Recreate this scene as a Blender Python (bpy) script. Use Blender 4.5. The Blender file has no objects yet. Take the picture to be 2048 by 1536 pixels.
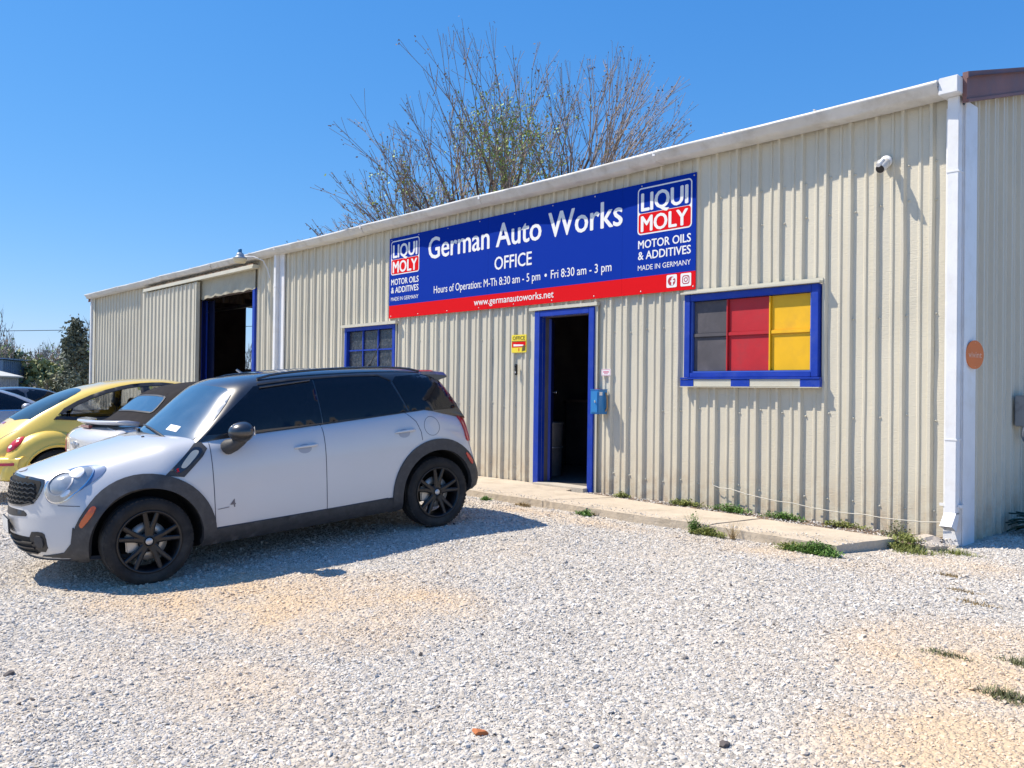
import bpy, bmesh, math, random
import numpy as np
from mathutils import Vector, Matrix, Quaternion
from mathutils.bvhtree import BVHTree
from mathutils.geometry import delaunay_2d_cdt

scn = bpy.context.scene
COL = scn.collection
R = math.radians
rng = random.Random(7)
nrng = np.random.default_rng(11)

# ------------------------------------------------------------------ camera
cam_d = bpy.data.cameras.new('camera')
cam_d.sensor_width = 36.0
cam_d.lens = 36.0 * 1680.0 / 2048.0
cam_d.clip_start = 0.05
cam_d.clip_end = 3000.0
cam = bpy.data.objects.new('camera', cam_d)
COL.objects.link(cam)
_yaw, _pit, _rol = R(47.444), R(-0.497), R(0.739)
_F = Vector((-math.sin(_yaw) * math.cos(_pit), math.cos(_yaw) * math.cos(_pit), -math.sin(_pit)))
_R = Vector((math.cos(_yaw), math.sin(_yaw), 0.0))
_U = _R.cross(_F)
_R2 = _R * math.cos(_rol) + _U * math.sin(_rol)
_U2 = -_R * math.sin(_rol) + _U * math.cos(_rol)
CAMP = Vector((2.9407, -7.7607, 1.2062))
_m = Matrix.Identity(4)
for i in range(3):
    _m[i][0], _m[i][1], _m[i][2], _m[i][3] = _R2[i], _U2[i], -_F[i], CAMP[i]
cam.matrix_world = _m
scn.camera = cam

# ------------------------------------------------------------------ light
SUN_TO = Vector((-1.22, -.90, 2.1)).normalized()       # direction towards the sun
elev = math.asin(SUN_TO.z)
azim = math.atan2(SUN_TO.x, SUN_TO.y)
world = bpy.data.worlds.new("World")
scn.world = world
world.use_nodes = True
wt = world.node_tree
wt.nodes.clear()
sky = wt.nodes.new('ShaderNodeTexSky')
sky.sky_type = 'NISHITA'
sky.sun_disc = False
sky.sun_elevation = elev
sky.sun_rotation = azim
sky.altitude = 300.0
sky.air_density = 1.0
sky.dust_density = 0.1
sky.ozone_density = 1.6
hs = wt.nodes.new('ShaderNodeHueSaturation')
hs.inputs['Saturation'].default_value = 1.25
bg = wt.nodes.new('ShaderNodeBackground')
bg.inputs['Strength'].default_value = 0.105
wo = wt.nodes.new('ShaderNodeOutputWorld')
wt.links.new(sky.outputs[0], hs.inputs['Color'])
sp_ = wt.nodes.new('ShaderNodeSeparateColor'); cb_ = wt.nodes.new('ShaderNodeCombineColor')
wt.links.new(hs.outputs[0], sp_.inputs[0])
for _i, (_ref, _out, _pw) in enumerate(((.114, .080, .85), (.277, .272, .60), (.573, .645, .42))):     # clear spring air: deeper blue, soft horizon
    _a = wt.nodes.new('ShaderNodeMath'); _a.operation = 'MULTIPLY'; _a.inputs[1].default_value = .105 / _ref
    _b = wt.nodes.new('ShaderNodeMath'); _b.operation = 'POWER'; _b.inputs[1].default_value = _pw
    _c = wt.nodes.new('ShaderNodeMath'); _c.operation = 'MULTIPLY'; _c.inputs[1].default_value = _out / .105
    wt.links.new(sp_.outputs[_i], _a.inputs[0]); wt.links.new(_a.outputs[0], _b.inputs[0]); wt.links.new(_b.outputs[0], _c.inputs[0]); wt.links.new(_c.outputs[0], cb_.inputs[_i])
wt.links.new(cb_.outputs[0], bg.inputs[0])
wt.links.new(bg.outputs[0], wo.inputs[0])
sun_d = bpy.data.lights.new('sun', 'SUN')
sun_d.energy = 5.0
sun_d.angle = R(0.55)
sun_d.color = (1.0, 0.90, 0.75)
sun = bpy.data.objects.new('sun', sun_d)
COL.objects.link(sun)
sun.rotation_euler = SUN_TO.to_track_quat('Z', 'Y').to_euler()
sun.location = (0, 0, 40)
scn.view_settings.view_transform = 'Standard'
scn.view_settings.look = 'None'
scn.view_settings.gamma = 1.0
scn.view_settings.use_curve_mapping = False
scn.view_settings.exposure = 0.5
scn.render.engine = 'CYCLES'
scn.cycles.max_bounces = 8

# ------------------------------------------------------------------ helpers
def link(o, parent=None):
    COL.objects.link(o)
    if parent is not None:
        o.parent = parent
    return o

def tag(o, label=None, cat=None, group=None, kind=None):
    if label: o['label'] = label
    if cat: o['category'] = cat
    if group: o['group'] = group
    if kind: o['kind'] = kind
    return o

def empty(name, loc=(0, 0, 0), rz=0.0, mat=None):
    o = bpy.data.objects.new(name, None)
    o.empty_display_size = 0.2
    COL.objects.link(o)
    if mat is not None:
        o.matrix_world = mat
    else:
        o.location = loc
        o.rotation_euler = (0, 0, rz)
    return o

class MB:
    """collects quads / boxes / tubes and links them as one mesh object"""
    def __init__(s):
        s.v = []; s.f = []; s.mi = []; s.sm = []
    def add(s, verts, faces, mi=0, smooth=False):
        b = len(s.v)
        s.v.extend([tuple(p) for p in verts])
        for f in faces:
            s.f.append(tuple(b + i for i in f)); s.mi.append(mi); s.sm.append(smooth)
    def box(s, x0, x1, y0, y1, z0, z1, mi=0, bev=0.0):
        if x0 > x1: x0, x1 = x1, x0
        if y0 > y1: y0, y1 = y1, y0
        if z0 > z1: z0, z1 = z1, z0
        if bev <= 0:
            v = [(x, y, z) for x in (x0, x1) for y in (y0, y1) for z in (z0, z1)]
            s.add(v, [(0, 1, 3, 2), (4, 6, 7, 5), (0, 4, 5, 1), (2, 3, 7, 6), (0, 2, 6, 4), (1, 5, 7, 3)], mi)
        else:
            bm = bmesh.new()
            bmesh.ops.create_cube(bm, size=1.0)
            for w in bm.verts:
                w.co = Vector(((x0 + x1) / 2 + w.co.x * (x1 - x0), (y0 + y1) / 2 + w.co.y * (y1 - y0), (z0 + z1) / 2 + w.co.z * (z1 - z0)))
            bmesh.ops.bevel(bm, geom=list(bm.edges), offset=min(bev, (x1 - x0) * .45, (y1 - y0) * .45, (z1 - z0) * .45), segments=2, affect='EDGES')
            s.bm(bm, mi)
    def bm(s, bm, mi=0, smooth=False):
        bm.verts.index_update()
        s.add([v.co.copy() for v in bm.verts], [[v.index for v in f.verts] for f in bm.faces], mi, smooth)
        bm.free()
    def tube(s, pts, rad, n=8, mi=0, caps=True, smooth=True, up=None):
        pts = [Vector(p) for p in pts]
        if not hasattr(rad, '__len__'): rad = [rad] * len(pts)
        rings = []
        prev = None
        for i, p in enumerate(pts):
            d = (pts[min(i + 1, len(pts) - 1)] - pts[max(i - 1, 0)])
            d = d.normalized() if d.length > 1e-9 else Vector((0, 0, 1))
            if prev is None:
                a = d.orthogonal().normalized() if up is None else Vector(up).cross(d).normalized()
            else:
                a = (prev - d * prev.dot(d))
                a = a.normalized() if a.length > 1e-6 else d.orthogonal().normalized()
            prev = a
            b = d.cross(a)
            rings.append([p + (a * math.cos(2 * math.pi * k / n) + b * math.sin(2 * math.pi * k / n)) * rad[i] for k in range(n)])
        v = [q for r in rings for q in r]
        f = []
        for i in range(len(rings) - 1):
            for k in range(n):
                f.append((i * n + k, i * n + (k + 1) % n, (i + 1) * n + (k + 1) % n, (i + 1) * n + k))
        s.add(v, f, mi, smooth)
        if caps:
            s.add(rings[0], [tuple(range(n))[::-1]], mi)
            s.add(rings[-1], [tuple(range(n))], mi)
    def lathe(s, prof, axis='y', c=(0, 0, 0), n=32, mi=0, smooth=True, closed=False):
        """prof: list of (r, h) ; revolve about the axis"""
        v = []
        for r, h in prof:
            for k in range(n):
                a = 2 * math.pi * k / n
                if axis == 'y': v.append((c[0] + r * math.cos(a), c[1] + h, c[2] + r * math.sin(a)))
                elif axis == 'x': v.append((c[0] + h, c[1] + r * math.cos(a), c[2] + r * math.sin(a)))
                else: v.append((c[0] + r * math.cos(a), c[1] + r * math.sin(a), c[2] + h))
        f = []
        m = len(prof)
        for i in range(m if closed else m - 1):
            j = (i + 1) % m
            for k in range(n):
                f.append((i * n + k, i * n + (k + 1) % n, j * n + (k + 1) % n, j * n + k))
        s.add(v, f, mi, smooth)
    def prism(s, poly, y0, y1, mi=0, plane='xz'):
        """poly in 2-D extruded between y0 and y1"""
        n = len(poly)
        def P(a, b, h):
            return (a, h, b) if plane == 'xz' else ((h, a, b) if plane == 'yz' else (a, b, h))
        v = [P(a, b, y0) for a, b in poly] + [P(a, b, y1) for a, b in poly]
        f = [tuple(range(n)), tuple(range(2 * n - 1, n - 1, -1))]
        f += [(i, i + n, (i + 1) % n + n, (i + 1) % n) for i in range(n)]
        s.add(v, f, mi)
    def build(s, name, mats, parent=None, fix=True):
        me = bpy.data.meshes.new(name)
        me.from_pydata(s.v, [], s.f)
        if not isinstance(mats, (list, tuple)): mats = [mats]
        for m in mats: me.materials.append(m)
        me.polygons.foreach_set('material_index', s.mi)
        me.polygons.foreach_set('use_smooth', s.sm)
        if fix:
            bm = bmesh.new(); bm.from_mesh(me)
            bmesh.ops.recalc_face_normals(bm, faces=bm.faces)
            bm.to_mesh(me); bm.free()
        me.update()
        o = bpy.data.objects.new(name, me)
        return link(o, parent)

def nd(nt, typ, **kw):
    n = nt.nodes.new(typ)
    for k, v in kw.items():
        if k in n.inputs: n.inputs[k].default_value = v
        else: setattr(n, k, v)
    return n

def mat(name, col, rough=0.5, metal=0.0, spec=0.5, coat=0.0, coat_rough=0.03, noise=None, bump=None, emit=None, trans=0.0, ior=1.5, alpha=1.0, dirt=None):
    """noise=(scale, amount, rough_amount) ; bump=(scale, distance) ; dirt=(scale, colour, amount)"""
    m = bpy.data.materials.new(name)
    m.use_nodes = True
    nt = m.node_tree
    b = nt.nodes['Principled BSDF']
    b.inputs['Base Color'].default_value = (*col, 1)
    b.inputs['Roughness'].default_value = rough
    b.inputs['Metallic'].default_value = metal
    b.inputs['Specular IOR Level'].default_value = spec
    b.inputs['Coat Weight'].default_value = coat
    b.inputs['Coat Roughness'].default_value = coat_rough
    b.inputs['IOR'].default_value = ior
    b.inputs['Transmission Weight'].default_value = trans
    b.inputs['Alpha'].default_value = alpha
    if noise or bump or dirt:
        geo = nd(nt, 'ShaderNodeNewGeometry')
        tc = nd(nt, 'ShaderNodeTexCoord')
    last = None
    if noise:
        n1 = nd(nt, 'ShaderNodeTexNoise', Scale=noise[0], Detail=6.0, Roughness=0.6)
        nt.links.new(tc.outputs['Object'], n1.inputs['Vector'])
        mr = nd(nt, 'ShaderNodeMapRange')
        mr.inputs['From Min'].default_value = 0.3; mr.inputs['From Max'].default_value = 0.7
        mr.inputs['To Min'].default_value = 1 - noise[1]; mr.inputs['To Max'].default_value = 1 + noise[1]
        nt.links.new(n1.outputs['Fac'], mr.inputs['Value'])
        mx = nd(nt, 'ShaderNodeVectorMath', operation='SCALE')
        mx.inputs[0].default_value = col
        nt.links.new(mr.outputs[0], mx.inputs['Scale'])
        nt.links.new(mx.outputs[0], b.inputs['Base Color'])
        last = mx.outputs[0]
        if len(noise) > 2 and noise[2]:
            mr2 = nd(nt, 'ShaderNodeMapRange')
            mr2.inputs['From Min'].default_value = 0.3; mr2.inputs['From Max'].default_value = 0.7
            mr2.inputs['To Min'].default_value = max(0, rough - noise[2]); mr2.inputs['To Max'].default_value = rough + noise[2]
            nt.links.new(n1.outputs['Fac'], mr2.inputs['Value'])
            nt.links.new(mr2.outputs[0], b.inputs['Roughness'])
    if dirt:
        n2 = nd(nt, 'ShaderNodeTexNoise', Scale=dirt[0], Detail=8.0, Roughness=0.65)
        nt.links.new(tc.outputs['Object'], n2.inputs['Vector'])
        mr = nd(nt, 'ShaderNodeMapRange')
        mr.inputs['From Min'].default_value = 0.5; mr.inputs['From Max'].default_value = 0.75
        mr.inputs['To Min'].default_value = 0; mr.inputs['To Max'].default_value = dirt[2]
        nt.links.new(n2.outputs['Fac'], mr.inputs['Value'])
        mx = nd(nt, 'ShaderNodeMix', data_type='RGBA')
        if last is not None: nt.links.new(last, mx.inputs['A'])
        else: mx.inputs['A'].default_value = (*col, 1)
        mx.inputs['B'].default_value = (*dirt[1], 1)
        nt.links.new(mr.outputs[0], mx.inputs['Factor'])
        nt.links.new(mx.outputs['Result'], b.inputs['Base Color'])
    if bump:
        n3 = nd(nt, 'ShaderNodeTexNoise', Scale=bump[0], Detail=5.0, Roughness=0.6)
        nt.links.new(tc.outputs['Object'], n3.inputs['Vector'])
        bp = nd(nt, 'ShaderNodeBump', Strength=1.0, Distance=bump[1])
        nt.links.new(n3.outputs['Fac'], bp.inputs['Height'])
        nt.links.new(bp.outputs[0], b.inputs['Normal'])
    if emit:
        b.inputs['Emission Color'].default_value = (*emit[0], 1)
        b.inputs['Emission Strength'].default_value = emit[1]
    return m

M = {}
M['cream_flat'] = mat('cream_trim_paint', (.56, .54, .45), .5, noise=(3, .08), dirt=(6, (.40, .33, .22), .35), bump=(30, .0008))
M['white_metal'] = mat('white_gutter_paint', (.74, .75, .77), .38, noise=(2, .06), dirt=(5, (.50, .46, .38), .3), bump=(5, .004))
M['blue'] = mat('blue_trim_paint', (.006, .040, .36), .5, spec=.35, noise=(4, .12, .1), dirt=(9, (.05, .09, .33), .5), bump=(25, .001))
M['blue_dark'] = mat('blue_door_paint', (.006, .035, .30), .5, noise=(4, .15))
M['gutter'] = mat('weathered_gutter_paint', (.60, .595, .58), .45, noise=(2.5, .10), dirt=(4, (.36, .33, .28), .6), bump=(5, .004))
M['rust_roof'] = mat('rusty_brown_roof_metal', (.20, .095, .085), .6, noise=(1.2, .2), dirt=(3, (.11, .09, .12), .6), bump=(15, .001))
M['black'] = mat('black_plastic', (.018, .018, .02), .45)
M['rubber'] = mat('tyre_rubber', (.024, .023, .023), .85, spec=.3, noise=(9, .3), dirt=(5, (.13, .12, .10), .40), bump=(60, .001))
M['clad'] = mat('grey_black_cladding_plastic', (.045, .045, .048), .62, noise=(20, .2), dirt=(14, (.13, .125, .12), .35), bump=(180, .0006))
M['rim'] = mat('satin_black_wheel_paint', (.010, .010, .012), .35, spec=.35, coat=.2)
M['disc'] = mat('bare_steel_disc', (.45, .43, .40), .42, metal=.6)
M['well'] = mat('wheel_well_black', (.012, .012, .012), .9)
M['silver'] = mat('chrome', (.78, .78, .80), .12, metal=1.0)
M['dull_silver'] = mat('dull_silver', (.45, .45, .47), .4, metal=.8)
M['glass_tint'] = mat('dark_tinted_glass', (.006, .008, .014), .025, spec=.5, ior=1.45, noise=(30, .3, .02))
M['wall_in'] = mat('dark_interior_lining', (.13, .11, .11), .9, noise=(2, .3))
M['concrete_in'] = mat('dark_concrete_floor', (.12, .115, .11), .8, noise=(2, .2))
M['orange'] = mat('orange_lens', (.55, .10, .02), .25, coat=.6)
M['red_lens'] = mat('red_lens', (.55, .015, .015), .15, coat=1.0, noise=(30, .1))
M['dark_red'] = mat('dark_red_lens', (.20, .01, .015), .2, coat=1.0)
M['white_print'] = mat('white_print', (.78, .78, .78), .55)
M['red_print'] = mat('red_print', (.66, .006, .012), .8, spec=.08)
M['blue_print'] = mat('blue_print', (.001, .030, .32), .8, spec=.08)
M['black_print'] = mat('black_print', (.02, .02, .02), .5)
M['bark'] = mat('grey_bark', (.13, .10, .085), .9, noise=(6, .3), bump=(30, .004))
M['twig'] = mat('brown_twig_bark', (.30, .25, .215), .9, noise=(4, .3))

def cream_wall_material():
    m = mat('cream_embossed_steel', (.605, .565, .458), .46)
    nt = m.node_tree; b = nt.nodes['Principled BSDF']
    geo = nd(nt, 'ShaderNodeNewGeometry')
    sep = nd(nt, 'ShaderNodeSeparateXYZ'); nt.links.new(geo.outputs['Position'], sep.inputs[0])
    # large soft fading and dirty splash zone at the foot
    n1 = nd(nt, 'ShaderNodeTexNoise', Scale=0.7, Detail=5.0); nt.links.new(geo.outputs['Position'], n1.inputs['Vector'])
    mp = nd(nt, 'ShaderNodeMapping'); mp.inputs['Scale'].default_value = (9, 9, .5)
    nt.links.new(geo.outputs['Position'], mp.inputs['Vector'])
    n2 = nd(nt, 'ShaderNodeTexNoise', Scale=1.0, Detail=6.0, Roughness=.7); nt.links.new(mp.outputs[0], n2.inputs['Vector'])
    r1 = nd(nt, 'ShaderNodeMapRange'); r1.inputs['From Min'].default_value = .35; r1.inputs['From Max'].default_value = .7
    r1.inputs['To Min'].default_value = .94; r1.inputs['To Max'].default_value = 1.06
    nt.links.new(n1.outputs['Fac'], r1.inputs['Value'])
    sc = nd(nt, 'ShaderNodeVectorMath', operation='SCALE'); sc.inputs[0].default_value = (.605, .565, .458)
    nt.links.new(r1.outputs[0], sc.inputs['Scale'])
    # streaks
    r2 = nd(nt, 'ShaderNodeMapRange'); r2.inputs['From Min'].default_value = .52; r2.inputs['From Max'].default_value = .8
    r2.inputs['To Min'].default_value = 0; r2.inputs['To Max'].default_value = .16
    nt.links.new(n2.outputs['Fac'], r2.inputs['Value'])
    mx = nd(nt, 'ShaderNodeMix', data_type='RGBA'); nt.links.new(sc.outputs[0], mx.inputs['A']); mx.inputs['B'].default_value = (.40, .33, .22, 1)
    nt.links.new(r2.outputs[0], mx.inputs['Factor'])
    # foot splash
    r3 = nd(nt, 'ShaderNodeMapRange'); r3.inputs['From Min'].default_value = .55; r3.inputs['From Max'].default_value = -.05
    r3.inputs['To Min'].default_value = 0; r3.inputs['To Max'].default_value = .75
    nt.links.new(sep.outputs['Z'], r3.inputs['Value'])
    n4 = nd(nt, 'ShaderNodeTexNoise', Scale=6.0, Detail=7.0, Roughness=.7); nt.links.new(geo.outputs['Position'], n4.inputs['Vector'])
    r4 = nd(nt, 'ShaderNodeMapRange'); r4.inputs['From Min'].default_value = .40; r4.inputs['From Max'].default_value = .65
    nt.links.new(n4.outputs['Fac'], r4.inputs['Value'])
    ml = nd(nt, 'ShaderNodeMath', operation='MULTIPLY'); nt.links.new(r3.outputs[0], ml.inputs[0]); nt.links.new(r4.outputs[0], ml.inputs[1])
    mx2 = nd(nt, 'ShaderNodeMix', data_type='RGBA'); nt.links.new(mx.outputs['Result'], mx2.inputs['A']); mx2.inputs['B'].default_value = (.42, .31, .20, 1)
    nt.links.new(ml.outputs[0], mx2.inputs['Factor'])
    nt.links.new(mx2.outputs['Result'], b.inputs['Base Color'])
    # stucco emboss: short horizontal ridges
    mp2 = nd(nt, 'ShaderNodeMapping'); mp2.inputs['Scale'].default_value = (22, 22, 85)
    nt.links.new(geo.outputs['Position'], mp2.inputs['Vector'])
    n5 = nd(nt, 'ShaderNodeTexNoise', Scale=1.0, Detail=2.0); nt.links.new(mp2.outputs[0], n5.inputs['Vector'])
    n6 = nd(nt, 'ShaderNodeTexNoise', Scale=2.2, Detail=3.0); nt.links.new(geo.outputs['Position'], n6.inputs['Vector'])
    bp = nd(nt, 'ShaderNodeBump', Strength=.8, Distance=.0035); nt.links.new(n5.outputs['Fac'], bp.inputs['Height'])
    bp2 = nd(nt, 'ShaderNodeBump', Strength=.35, Distance=.015); nt.links.new(n6.outputs['Fac'], bp2.inputs['Height'])
    nt.links.new(bp.outputs[0], bp2.inputs['Normal'])
    nt.links.new(bp2.outputs[0], b.inputs['Normal'])
    return m
M['cream'] = cream_wall_material()

# ------------------------------------------------------------------ text
def text_mesh(s, size=1.0, bold=0.0):
    """flat triangulated lettering: returns verts (x,y) scaled so the capitals are 1 high at size 1"""
    cu = bpy.data.curves.new('t', 'FONT'); cu.body = s; cu.size = 1.0; cu.offset = bold
    cu.resolution_u = 3
    o = bpy.data.objects.new('t', cu); COL.objects.link(o)
    dg = bpy.context.evaluated_depsgraph_get(); dg.update()
    me = bpy.data.meshes.new_from_object(o.evaluated_get(dg))
    v = np.array([p.co[:2] for p in me.vertices]); f = [list(p.vertices) for p in me.polygons]
    bpy.data.objects.remove(o); bpy.data.curves.remove(cu); bpy.data.meshes.remove(me)
    return v, f
_cap = None
def put_text(mb, s, x0, x1, zb, cap, y=0.0, mi=0, bold=0.012, plane='xz'):
    """lettering from x0 to x1, baseline zb, capital height cap"""
    global _cap
    if _cap is None:
        v, _ = text_mesh('H', bold=0.0); _cap = v[:, 1].max() - v[:, 1].min()
    v, f = text_mesh(s, bold=0.0)
    if not len(v): return
    a, b = v[:, 0].min(), v[:, 0].max()
    e = bold * cap
    X = x0 + e + (v[:, 0] - a) / (b - a) * (x1 - x0 - 2 * e)
    Z = zb + v[:, 1] / _cap * cap
    for k, (dx, dz) in enumerate(((0, 0), (-e, 0), (e, 0), (0, e * .6), (0, -e * .6))):
        mb.add([(X[i] + dx, y - .00012 * k, Z[i] + dz) for i in range(len(X))], f, mi)
        if e < .0008: break

def rrect(x0, x1, z0, z1, r, n=5):
    p = []
    for cx, cz, a0 in ((x1 - r, z1 - r, 0), (x0 + r, z1 - r, 90), (x0 + r, z0 + r, 180), (x1 - r, z0 + r, 270)):
        for k in range(n + 1):
            a = R(a0 + 90 * k / n)
            p.append((cx + r * math.cos(a), cz + r * math.sin(a)))
    return p
def flat(mb, poly, y, mi=0):
    mb.add([(a, y, b) for a, b in poly], [tuple(range(len(poly)))], mi)

# ------------------------------------------------------------------ ground
GZ = [(-400, -1.2), (-60, -.75), (-25, -.60), (-12, -.43), (-7.7, -.365), (-5.45, -.300), (-4.2, -.205), (-2.87, -.095), (-1.25, -.085), (0, -.075), (1, -.07), (60, -.3), (400, -.8)]
def ground_z(x, y):
    yy = np.array([g[0] for g in GZ]); zz = np.array([g[1] for g in GZ])
    z = (np.interp(np.asarray(y) - .35, yy, zz) + np.interp(np.asarray(y) + .35, yy, zz) + np.interp(y, yy, zz)) / 3
    far = np.clip((-np.asarray(x) - 9) / 12, 0, 1)
    z = z * (1 - far) + far * np.minimum(z, -.28)
    return z

def gravel_ground_material():
    m = mat('crushed_limestone_ground', (.55, .52, .47), .9)
    nt = m.node_tree; b = nt.nodes['Principled BSDF']
    geo = nd(nt, 'ShaderNodeNewGeometry')
    P = geo.outputs['Position']
    vo = nd(nt, 'ShaderNodeTexVoronoi', Scale=34.0); nt.links.new(P, vo.inputs['Vector'])
    vo2 = nd(nt, 'ShaderNodeTexVoronoi', Scale=85.0); nt.links.new(P, vo2.inputs['Vector'])
    cr = nd(nt, 'ShaderNodeValToRGB')
    cr.color_ramp.elements[0].position = 0.0; cr.color_ramp.elements[0].color = (.33, .30, .26, 1)
    cr.color_ramp.elements[1].position = 1.0; cr.color_ramp.elements[1].color = (.60, .555, .49, 1)
    bw = nd(nt, 'ShaderNodeSeparateColor'); nt.links.new(vo.outputs['Color'], bw.inputs[0])
    nt.links.new(bw.outputs[0], cr.inputs['Fac'])
    fac = tan_mask(nt, P)
    mx = nd(nt, 'ShaderNodeMix', data_type='RGBA'); nt.links.new(cr.outputs[0], mx.inputs['A']); mx.inputs['B'].default_value = (.55, .42, .28, 1)
    nt.links.new(fac, mx.inputs['Factor'])
    # far away: dry grass
    ln = nd(nt, 'ShaderNodeVectorMath', operation='LENGTH'); nt.links.new(P, ln.inputs[0])
    n9 = nd(nt, 'ShaderNodeTexNoise', Scale=.12, Detail=6.0); nt.links.new(P, n9.inputs['Vector'])
    ad = nd(nt, 'ShaderNodeMath', operation='MULTIPLY_ADD'); nt.links.new(n9.outputs['Fac'], ad.inputs[0]); ad.inputs[1].default_value = 24.0
    nt.links.new(ln.outputs['Value'], ad.inputs[2])
    rr = nd(nt, 'ShaderNodeMapRange'); rr.inputs['From Min'].default_value = 46; rr.inputs['From Max'].default_value = 54
    nt.links.new(ad.outputs[0], rr.inputs['Value'])
    n8 = nd(nt, 'ShaderNodeTexNoise', Scale=3.0, Detail=8.0, Roughness=.7); nt.links.new(P, n8.inputs['Vector'])
    g2 = nd(nt, 'ShaderNodeValToRGB')
    g2.color_ramp.elements[0].position = .35; g2.color_ramp.elements[0].color = (.10, .13, .045, 1)
    g2.color_ramp.elements[1].position = .65; g2.color_ramp.elements[1].color = (.24, .21, .11, 1)
    nt.links.new(n8.outputs['Fac'], g2.inputs['Fac'])
    mx3 = nd(nt, 'ShaderNodeMix', data_type='RGBA'); nt.links.new(mx.outputs['Result'], mx3.inputs['A']); nt.links.new(g2.outputs[0], mx3.inputs['B'])
    nt.links.new(rr.outputs[0], mx3.inputs['Factor'])
    nt.links.new(mx3.outputs['Result'], b.inputs['Base Color'])
    bp = nd(nt, 'ShaderNodeBump', Strength=1.0, Distance=.016, invert=True); nt.links.new(vo.outputs['Distance'], bp.inputs['Height'])
    bp2 = nd(nt, 'ShaderNodeBump', Strength=.8, Distance=.006, invert=True); nt.links.new(vo2.outputs['Distance'], bp2.inputs['Height'])
    nt.links.new(bp.outputs[0], bp2.inputs['Normal'])
    nt.links.new(bp2.outputs[0], b.inputs['Normal'])
    return m

TAN = [(-2.3, -4.95, 1.3, .75, 1.0), (-1.85, -4.35, .85, .42, .85), (-3.1, -5.6, 1.15, .5, .9), (1.5, -3.2, .85, .9, 1.0), (1.75, -4.1, .7, .9, 1.0), (.4, -.9, .7, .4, .55), (-.6, -1.5, 1.3, .35, .45), (-3.4, -1.5, 1.6, .3, .5), (-1.2, -5.9, .8, .5, .35)]
def tan_mask(nt, P):
    """patches where the sandy subsoil shows between the stones"""
    acc = None
    for cx, cy, rx, ry, w in TAN:
        mp = nd(nt, 'ShaderNodeVectorMath', operation='SUBTRACT'); nt.links.new(P, mp.inputs[0]); mp.inputs[1].default_value = (cx, cy, 0)
        dv = nd(nt, 'ShaderNodeVectorMath', operation='MULTIPLY'); nt.links.new(mp.outputs[0], dv.inputs[0]); dv.inputs[1].default_value = (1 / rx, 1 / ry, 0)
        ln = nd(nt, 'ShaderNodeVectorMath', operation='LENGTH'); nt.links.new(dv.outputs[0], ln.inputs[0])
        r = nd(nt, 'ShaderNodeMapRange'); r.inputs['From Min'].default_value = 1.15; r.inputs['From Max'].default_value = .25
        r.inputs['To Min'].default_value = 0; r.inputs['To Max'].default_value = w
        nt.links.new(ln.outputs['Value'], r.inputs['Value'])
        if acc is None: acc = r.outputs[0]
        else:
            mxx = nd(nt, 'ShaderNodeMath', operation='MAXIMUM'); nt.links.new(acc, mxx.inputs[0]); nt.links.new(r.outputs[0], mxx.inputs[1]); acc = mxx.outputs[0]
    n = nd(nt, 'ShaderNodeTexNoise', Scale=1.6, Detail=6.0, Roughness=.65); nt.links.new(P, n.inputs['Vector'])
    r = nd(nt, 'ShaderNodeMapRange'); r.inputs['From Min'].default_value = .38; r.inputs['From Max'].default_value = .62
    r.inputs['To Min'].default_value = .55; r.inputs['To Max'].default_value = 1.5
    nt.links.new(n.outputs['Fac'], r.inputs['Value'])
    ml = nd(nt, 'ShaderNodeMath', operation='MULTIPLY', use_clamp=True); nt.links.new(acc, ml.inputs[0]); nt.links.new(r.outputs[0], ml.inputs[1])
    # light brownish veil elsewhere
    n2 = nd(nt, 'ShaderNodeTexNoise', Scale=.55, Detail=4.0); nt.links.new(P, n2.inputs['Vector'])
    r2 = nd(nt, 'ShaderNodeMapRange'); r2.inputs['From Min'].default_value = .50; r2.inputs['From Max'].default_value = .72
    r2.inputs['To Min'].default_value = 0; r2.inputs['To Max'].default_value = .30
    nt.links.new(n2.outputs['Fac'], r2.inputs['Value'])
    mm = nd(nt, 'ShaderNodeMath', operation='MAXIMUM'); nt.links.new(ml.outputs[0], mm.inputs[0]); nt.links.new(r2.outputs[0], mm.inputs[1])
    return mm.outputs[0]
M['ground'] = gravel_ground_material()

def axis_samples(fine0, fine1, step, far):
    a = list(np.arange(fine0, fine1 + 1e-6, step))
    s = step; x = fine1
    while x < far: s *= 1.35; x += s; a.append(min(x, far))
    s = step; x = fine0
    while x > -far: s *= 1.35; x -= s; a.insert(0, max(x, -far))
    return np.array(a)
gx = axis_samples(-13, 5, .18, 1500); gy = axis_samples(-11, 1.5, .18, 1500)
X, Y = np.meshgrid(gx, gy, indexing='ij')
Zg = ground_z(X, Y)
near = np.clip(1 - (np.hypot(X + 3, Y + 4) - 6) / 8, 0, 1)
Zg = Zg + near * (.012 * np.sin(X * 1.7 + .6 * Y) * np.cos(Y * 1.3) + .006 * np.sin(X * 4.1 + 2) * np.sin(Y * 3.7))
nx, ny = X.shape
gv = np.stack([X, Y, Zg], -1).reshape(-1, 3)
ii, jj = np.meshgrid(np.arange(nx - 1), np.arange(ny - 1), indexing='ij')
a = (ii * ny + jj).ravel()
gf = np.stack([a, a + ny, a + ny + 1, a + 1], -1)
gme = bpy.data.meshes.new('ground'); gme.from_pydata(gv.tolist(), [], gf.tolist()); gme.materials.append(M['ground'])
gme.polygons.foreach_set('use_smooth', [True] * len(gme.polygons)); gme.update()
ground = link(bpy.data.objects.new('gravel_ground', gme)); tag(ground, 'white crushed limestone lot sloping gently up to the workshop', kind='structure')
GBVH = BVHTree.FromPolygons([tuple(v) for v in gv], [tuple(f) for f in gf[(np.abs(gv[gf[:, 0], 0]) < 60) & (np.abs(gv[gf[:, 0], 1]) < 60)]])
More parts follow.
